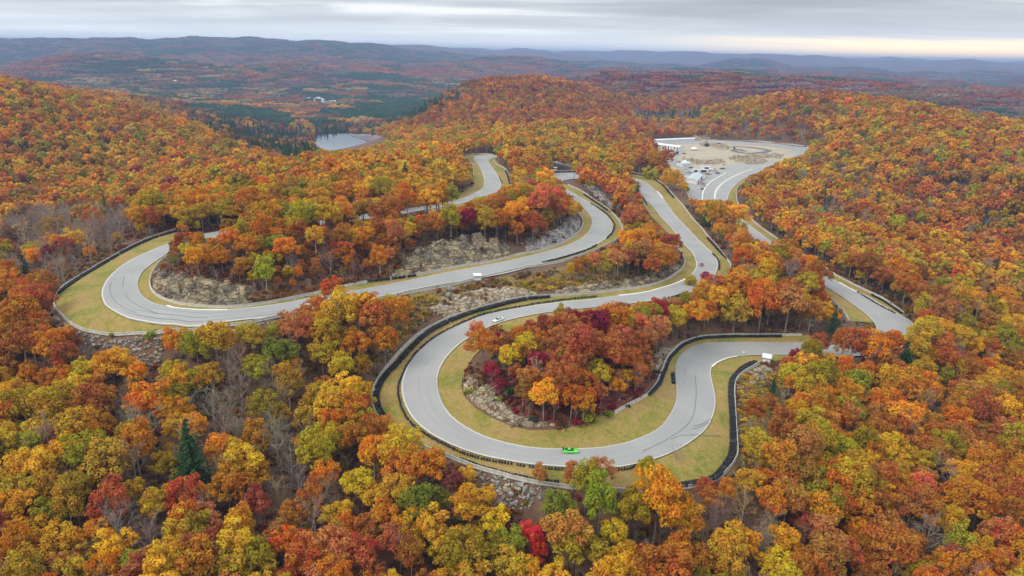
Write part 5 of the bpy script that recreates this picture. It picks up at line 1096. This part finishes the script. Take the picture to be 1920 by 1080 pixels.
def car(name, label, px, col, heading=None, scale=1.0, race=False, style='coupe'):
    p = hit([px])[0]; k = np.argmin(((MIDS - p) ** 2).sum(1)); d = MIDS[min(k + 2, len(MIDS) - 1)] - MIDS[max(k - 2, 0)]; a = math.atan2(d[1], d[0]) if heading is None else R(heading)
    onroad = heading is None; z = H(p[0], p[1])[0] + (.21 if onroad else .22); e = .6; sl = (H(p[0] + math.cos(a), p[1] + math.sin(a))[0] - H(p[0] - math.cos(a), p[1] - math.sin(a))[0]) / 2
    r = thing(name, label, 'car', (p[0], p[1], z), a, 'race cars on the track' if onroad else 'vehicles parked in the paddock'); r.rotation_euler = (0, -math.atan(sl), a); r.scale = (scale,) * 3
    m_ = PAINT.setdefault(col, paint('paint_%d' % len(PAINT), col))
    def ring(w, zb, zt, top=.86): return [(-w * .92, zb), (-w, zb + .12), (-w, zb + (zt - zb) * .62), (-w * top, zt), (w * top, zt), (w, zb + (zt - zb) * .62), (w, zb + .12), (w * .92, zb)]
    van = style == 'van'
    if van: body = [(-2.5, ring(.92, .35, 1.9, .95)), (-2.4, ring(.98, .28, 2.1, .95)), (1.3, ring(.98, .28, 2.1, .93)), (1.75, ring(.97, .28, 1.2, .9)), (2.45, ring(.93, .30, 1.0, .9)), (2.55, ring(.85, .38, .8, .9))]
    else: body = [(-2.22, ring(.80, .34, .74)), (-2.10, ring(.88, .26, .90)), (-1.5, ring(.94, .22, .95)), (-.6, ring(.92, .20, .88)), (.5, ring(.91, .20, .84)), (1.3, ring(.93, .22, .78)), (1.95, ring(.88, .24, .66)), (2.2, ring(.72, .30, .52))]
    b = loft(body, m_, r, 'body')
    if van: c = loft([(1.32, [(-.86, 1.25), (-.84, 1.9), (.84, 1.9), (.86, 1.25)]), (1.76, [(-.86, 1.2), (-.84, 1.24), (.84, 1.24), (.86, 1.2)])], GLASS, r, 'windscreen')
    else:
        loft([(-1.65, [(-.66, .88), (-.60, .92), (.60, .92), (.66, .88)]), (-.95, [(-.72, .86), (-.55, 1.17), (.55, 1.17), (.72, .86)]), (.0, [(-.74, .82), (-.56, 1.22), (.56, 1.22), (.74, .82)]), (.85, [(-.70, .80), (-.62, .84), (.62, .84), (.70, .80)])], GLASS, r, 'windows')
        loft([(-.85, [(-.50, 1.17), (-.48, 1.21), (.48, 1.21), (.50, 1.17)]), (.02, [(-.53, 1.215), (-.5, 1.25), (.5, 1.25), (.53, 1.215)])], m_, r, 'roof')
    for sx in (-1.35, 1.38):
        for sy in (-.86, .86):
            w = put('tyre', TY, r, (sx, sy, .33)); put('rim', RIM, w)
    if race:
        v, f = join([box(-2.05, 0, 1.12, .34, 1.5, .04), box(-2.05, -.74, 1.1, .4, .03, .2), box(-2.05, .74, 1.1, .4, .03, .2), box(-2.0, -.4, .98, .08, .04, .28), box(-2.0, .4, .98, .08, .04, .28)]); mesh('rear_wing', v, f, M['dark'] if race == 1 else m_, r)
        v, f = join([box(2.16, 0, .22, .3, 1.5, .05)]); mesh('front_splitter', v, f, M['dark'], r); v, f = join([box(0, -.93, .3, 1.6, .05, .14), box(0, .93, .3, 1.6, .05, .14), box(-2.2, 0, .42, .1, 1.3, .22)]); mesh('black_trim', v, f, M['dark'], r)
    for sy in (-.6, .6): v, f = box(2.08 if not van else 2.5, sy, .56 if not van else .8, .12, .28, .10); mesh('headlight', v, f, M['white'], r)
    return r
car('race_car', 'bright green race car with black wing on the front loop', (1070,849.5), (.10, .78, .06), race=1)
car('race_car', 'white race car at the left side of the loop near the orange tree', (934,603), (.82, .82, .82), race=2)
car('race_car', 'small dark red race car on the middle straight', (1315,499), (.28, .02, .03), race=2, scale=.95)

# ------------------------------------------------------------------ marshal shelters
def booth(label, px, rz, roof=(3.4, 2.6), tiltx=.12, open_=True, s=1.0):
    p = hit([px])[0]; r = thing('marshal_shelter', label, 'shelter', (p[0], p[1], H(p[0], p[1])[0] + .08), R(rz), 'marshal shelters by the track'); r.scale = (s,) * 3
    w, d = roof[0] * .40, roof[1] * .38
    for y in (-d, d): v, f = box(0, y, .62, 2 * w, .08, 1.15); mesh('side_panel', v, f, M['whitemetal'], r)
    for x in (-w, w): v, f = box(x, 0, .62, .08, 2 * d - .1, 1.15); mesh('end_panel', v, f, M['whitemetal'], r)
    for x in (-w, w):
        for y in (-d, d): v, f = box(x * 1.03, y * 1.04, 1.1, .1, .1, 2.2); mesh('post', v, f, M['grey'], r)
    v, f = box(0, 0, .05, 2 * w, 2 * d, .1); mesh('floor', v, f, M['grey'], r)
    v, f = box(0, 0, 0, roof[0], roof[1], .12, taper=.9); o = mesh('roof', v, f, M['white'], r); o.location = (0, 0, 2.32); o.rotation_euler = (tiltx, .04, 0)
booth('white marshal hut with open windows beside the cliff straight', (895,525), 15)
booth('white flat-roofed shelter tilted on posts above the right tyre barrier', (1437,678), -25, (3.6, 2.4), .5)
booth('white tent-roofed shelter at the left wall of the front loop', (723,800), 30, (3.0, 2.6), .1)
booth('small white shelter behind the wall of the hidden bend', (1041,320), 0, (2.6, 2.4), .1, s=1.2)

# ------------------------------------------------------------------ paddock
def gable(name, label, a, b, width, wall_h, roof_h, cat='building', group=None, roofm='white', wallm='whitemetal', doors=0):
    A, B = hit([a])[0], hit([b])[0]; c = (A + B) / 2; d = B - A; L = np.linalg.norm(d); rz = math.atan2(d[1], d[0]); r = thing(name, label, cat, (c[0], c[1], H(c[0], c[1])[0] + .1), rz, group)
    v, f = box(0, 0, wall_h / 2 - .5, L, width, wall_h + 1); mesh('wall', v, f, M[wallm], r)
    V = [(sx * (L / 2 + .4), y, z) for sx in (-1, 1) for y, z in ((-width / 2 - .5, wall_h - .05), (0, wall_h + roof_h), (width / 2 + .5, wall_h - .05), (width / 2 + .5, wall_h + .12), (0, wall_h + roof_h + .18), (-width / 2 - .5, wall_h + .12))]
    mesh('roof', V, [(0, 1, 7, 6), (1, 2, 8, 7), (2, 3, 9, 8), (3, 4, 10, 9), (4, 5, 11, 10), (5, 0, 6, 11), (0, 5, 4, 1), (1, 4, 3, 2), (6, 7, 10, 11), (7, 8, 9, 10)], M[roofm], r)
    for g_ in (-1, 1): mesh('gable_end', [(g_ * L / 2, -width / 2, wall_h), (g_ * L / 2, width / 2, wall_h), (g_ * L / 2, 0, wall_h + roof_h)], [(0, 1, 2)], M[wallm], r)
    for k in range(doors):
        for sy in (-1, 1): v, f = box(-L / 2 + (k + .6) * L / doors, sy * (width / 2 + .03), wall_h * .42, L / doors * .36, .05, wall_h * .84); mesh('door', v, f, M['dark' if (k * 7) % 3 else 'grey'], r)
    return r
gable('garage_building', 'long white garage building with dark doors in the paddock', (1229,276), (1277,284), 10, 4.4, 1.2, doors=9)
gable('storage_shed', 'very long low white roof along the back edge of the paddock', (1222,267), (1299,264.3), 8, 3.2, .6)
gable('garage_building', 'gable-roofed pale building at the near end of the paddock', (1296,345), (1307,335), 9, 3.4, 1.8, roofm='palegrey', doors=2)
gable('shelter_roof', 'open pale green-grey roofed shelter left of the gravel berm', (1273,312), (1290,311), 9, 3.0, .9, roofm='palegrey')
gable('shelter_roof', 'grey roofed shelter behind the round white tent', (1258,307), (1266,310), 8, 3.0, 1.0, roofm='grey')
gable('timing_hut', 'small red-roofed hut at the far left of the back straight', (1208,266), (1216,266), 6, 3.0, 1.0, roofm='wood')
def tent(label, px, rad, h=4.2, n=10, name='event_tent'):
    p = hit([px])[0]; r = thing(name, label, 'tent', (p[0], p[1], H(p[0], p[1])[0] + .1), 0, 'white tents in the paddock'); V = [(0, 0, h)]
    for j, (f_, z) in enumerate(((.45, h * .74), (.8, h * .56), (1.0, h * .5), (1.0, h * .40))): V += [(rad * f_ * math.cos(2 * math.pi * k / n) * (1.5), rad * f_ * math.sin(2 * math.pi * k / n), z) for k in range(n)]
    F_ = [(0, 1 + k, 1 + (k + 1) % n) for k in range(n)]
    for j in range(3): F_ += [(1 + j * n + k, 1 + (j + 1) * n + k, 1 + (j + 1) * n + (k + 1) % n, 1 + j * n + (k + 1) % n) for k in range(n)]
    mesh('canopy', V, F_, M['white'], r)
    for k in range(0, n, 2): v, f = tube([(rad * .98 * 1.5 * math.cos(2 * math.pi * k / n), rad * .98 * math.sin(2 * math.pi * k / n), z) for z in (0, h * .5)], [.07, .07], 5); mesh('pole', v, f, M['grey'], r)
tent('large round white tent at the left side of the paddock', (1251,300), 4.6, 6.5); tent('small white tent near the garage building', (1258,284.5), 3.0, 4.4); tent('small white tent alone on the gravel', (1301,282), 3.0, 4.2); tent('flat white tent between the parked vehicles', (1284,307), 2.6, 3.6)
def trailer(label, px, rz, L=9, col='whitemetal', h=3.2, w=2.5):
    p = hit([px])[0]; r = thing('trailer', label, 'trailer', (p[0], p[1], H(p[0], p[1])[0] + .2), R(rz), 'trailers in the paddock'); v, f = box(0, 0, h / 2 + .5, L, w, h); mesh('body', v, f, M[col], r); v, f = box(L * .1, -w / 2 - .03, h * .5 + .4, L * .5, .05, h * .6); mesh('open_side', v, f, M['dark'], r)
    v, f = box(L / 2 + .7, 0, .6, 1.4, .2, .15); mesh('drawbar', v, f, M['grey'], r)
    for sx in (-.6, .5):
        for sy in (-1, 1): put('wheel', TY, r, (sx - L * .1, sy * (w / 2 - .1), .33))
trailer('white race trailer with open dark side in the middle of the paddock', (1316,325), 8, 11); trailer('white trailer parked behind the open-sided one', (1322,319.5), 4, 8); trailer('white and grey trailer left of the vehicle row', (1302,325), 15, 6); trailer('dark grey trailer at the left edge of the paddock lot', (1267,290), 40, 7, 'grey'); trailer('pale trailer beside the round tent', (1247,291), 5, 8)
CARS = [((1337,318),(.03,.03,.035),30,'black car at the right end of the vehicle row'),((1334,320),(.75,.75,.76),20,'white car near the right end of the vehicle row'),((1328,328),(.30,.03,.03),15,'dark red car in front of the open trailer'),((1355,317.5),(.02,.02,.025),5,'black car alone on the pit asphalt'),
 ((1318,346),(.5,.03,.03),70,'red car beside the pit lane line, upper one'),((1320.5,350),(.60,.28,.28),60,'faded red car close to the pit lane line'),((1316,355.5),(.03,.03,.03),65,'black car lowest of the three at the pit lane line'),((1323,343),(.8,.8,.8),10,'white car above the red cars at the pit lane'),((1313,337),(.35,.37,.38),40,'grey car right of the gable-roofed building'),
 ((1290,335),(.7,.72,.72),10,'white car left of the gable-roofed building'),((1275,305),(.03,.03,.03),8,'black car left of the flat white tent'),((1291,310),(.04,.04,.05),-30,'dark car right of the pale shelter roof'),((1246,284),(.4,.03,.03),5,'red car in front of the garage building'),((1326,322),(.28,.12,.10),25,'brown car among the vehicle row'),((1308,307),(.2,.2,.2),20,'grey car at the foot of the gravel berm'),
 ((1283,289),(.25,.04,.04),10,'maroon car on the paddock asphalt near the berm'),((1332,316.5),(.65,.66,.60),15,'cream car at the back of the vehicle row'),((1300,330),(.1,.14,.3),0,'dark blue car left of the open trailer'),
 ((1262,303),(.6,.6,.62),20,'silver car at the lower edge of the round tent'),((1255,288),(.7,.7,.7),0,'white car between the tent and the garage'),((1268,281),(.1,.1,.11),10,'black car by the corner of the garage'),((1282,296),(.5,.5,.52),70,'silver car beside the paddock lane'),((1296,316),(.03,.05,.03),15,'dark green car below the berm'),
 ((1305,318),(.7,.7,.68),15,'white car below the berm near the access road'),((1311,331),(.05,.05,.06),10,'black car under the open trailer row'),((1341,322),(.45,.46,.48),25,'silver car closest to the pit asphalt'),((1326,334),(.65,.65,.66),10,'white car in front of the dark red one'),((1293,325),(.35,.30,.22),15,'tan car at the left end of the vehicle row'),((1346,326),(.05,.06,.12),30,'navy car on the pit asphalt edge'),((1285,318),(.62,.62,.6),20,'pale car beside the access road')]
for k_, (px, c, hd, lb) in enumerate(CARS): car('parked_car', lb, px, c, hd, 1.15, style='van' if k_ in (1, 9) else 'coupe')
def heap(label, px, w, h, mat):
    p = hit([px])[0]; rg = random.Random(px[0]); n = 12; V = [(0, 0, h)] + [(w * .5 * math.cos(k * 2 * math.pi / n) * rg.uniform(.3, .6), w * .3 * math.sin(k * 2 * math.pi / n) * rg.uniform(.4, .7), h * rg.uniform(.5, .8)) for k in range(n)] + [(w * .5 * math.cos(k * 2 * math.pi / n) * rg.uniform(.85, 1.1), w * .3 * math.sin(k * 2 * math.pi / n), -.3) for k in range(n)]
    F_ = [(0, 1 + k, 1 + (k + 1) % n) for k in range(n)] + [(1 + k, 1 + n + k, 1 + n + (k + 1) % n, 1 + (k + 1) % n) for k in range(n)]; mesh('tyre_heap', V, F_, M[mat], label=label, category='heap').location = (p[0], p[1], H(p[0], p[1])[0] + .2)
heap('black heap of old tyres on the gravel behind the berm', (1325,275), 9, 4, 'rubber'); heap('flat black heap beside the back straight', (1349,271), 9, 2, 'rubber')
heap('tiny dark heap on the kart track bend', (1377,280), 3, 2.5, 'rubber')
# catch posts along the front wall and white verge markers
for k_, px in enumerate([(700,738),(1393,666),(1356,532)]):
    p = hit([px])[0]; r = thing('marker_board', ['small white marker board outside the left wall of the loop', 'small white marker board at the grass tip', 'small white board on the grass below the middle straight'][k_], 'sign', (p[0], p[1], H(p[0], p[1])[0]), 0); v, f = box(0, 0, 1.3, 1.0, .05, .7); mesh('board', v, f, M['white'], r)
    for sx in (-.35, .35): v, f = box(sx, .05, .6, .06, .06, 1.3); mesh('post', v, f, M['wood'], r)
# fallen trunks
for px0, px1, r_, lb in [((1160,752),(1205,700),.16,'pale fallen trunk leaning down the bank above the white wall'),((1130,748),(1160,725),.13,'short fallen trunk on the litter below the bank'),((905,742),(935,722),.14,'fallen grey log by the dark shrubs inside the loop'),((1100,770),(1128,765),.12,'thin fallen log at the lower edge of the litter')]:
    A, B = zat(hit([px0]), .3)[0], zat(hit([px1]), .35)[0]; c = (A + B) / 2; v, f = tube([A - c, (A - c) * .3 + (0, 0, .12), (B - c) * .4, B - c], [r_, r_ * .9, r_ * .7, r_ * .3], 7); o = mesh('fallen_log', v, f, M['birch'], label=lb, category='log'); o.location = c

# ------------------------------------------------------------------ far houses
def house(px, lab, grp, s=1.0, k=0, D=None):
    p = hit([px])[0] if D is None else at_dist([px], D)[0, :2]; r = thing('far_house', lab, 'house', (p[0], p[1], H(p[0], p[1])[0]), k * 1.3, grp); r.scale = (s,) * 3; L, w, h = 14, 9, 6; v, f = box(0, 0, h / 2 + 3, L, w, h + 6); mesh('wall', v, f, M[('concrete', 'white', 'wood')[k % 3]], r)
    V = [(sx * (L / 2 + .4), y, z + 6) for sx in (-1, 1) for y, z in ((-w / 2 - .5, h), (0, h + 3.2), (w / 2 + .5, h))]; mesh('roof', V, [(0, 3, 4, 1), (1, 4, 5, 2), (0, 1, 2), (3, 5, 4), (0, 2, 5, 3)], M['grey' if k % 3 else 'white'], r)
    for sx in (-4, 0, 4): v, f = box(sx, -w / 2 - .05, 8.5, 1.4, .08, 1.8); mesh('window', v, f, M['dark'], r)
rgv = random.Random(4)
for k_ in range(26): house((566 + rgv.random() * 66, 188 + rgv.random() * 10), 'small white house of the village beyond the lake', 'village houses beyond the lake', .8, k_)
for k_, px in enumerate([(200,150),(196,148),(250,152),(330,158),(410,160),(225,156)]): house(px, 'small white house far off in the left valley', 'scattered houses in the left valley', 1.0, k_)
for k_, px in enumerate([(1336,167),(1338,165)]): house(px, 'white house on the wooded rise beyond the paddock', 'houses on the rise', .6, k_)

# ------------------------------------------------------------------ the air
v, f = box(0, 0, 0, 43000, 43000, 300); t = NT('air'); t.t.nodes.remove(t.b)
pv = t.n('ShaderNodeVolumePrincipled'); pv.inputs['Color'].default_value = (.40, .57, .90, 1); pv.inputs['Density'].default_value = HAZE_D = .000125; pv.inputs['Anisotropy'].default_value = .2; t.l(pv.outputs[0], t.o.inputs['Volume'])
hz = mesh('haze', v, f, t.m, kind='stuff'); hz.location = (0, 0, 28)
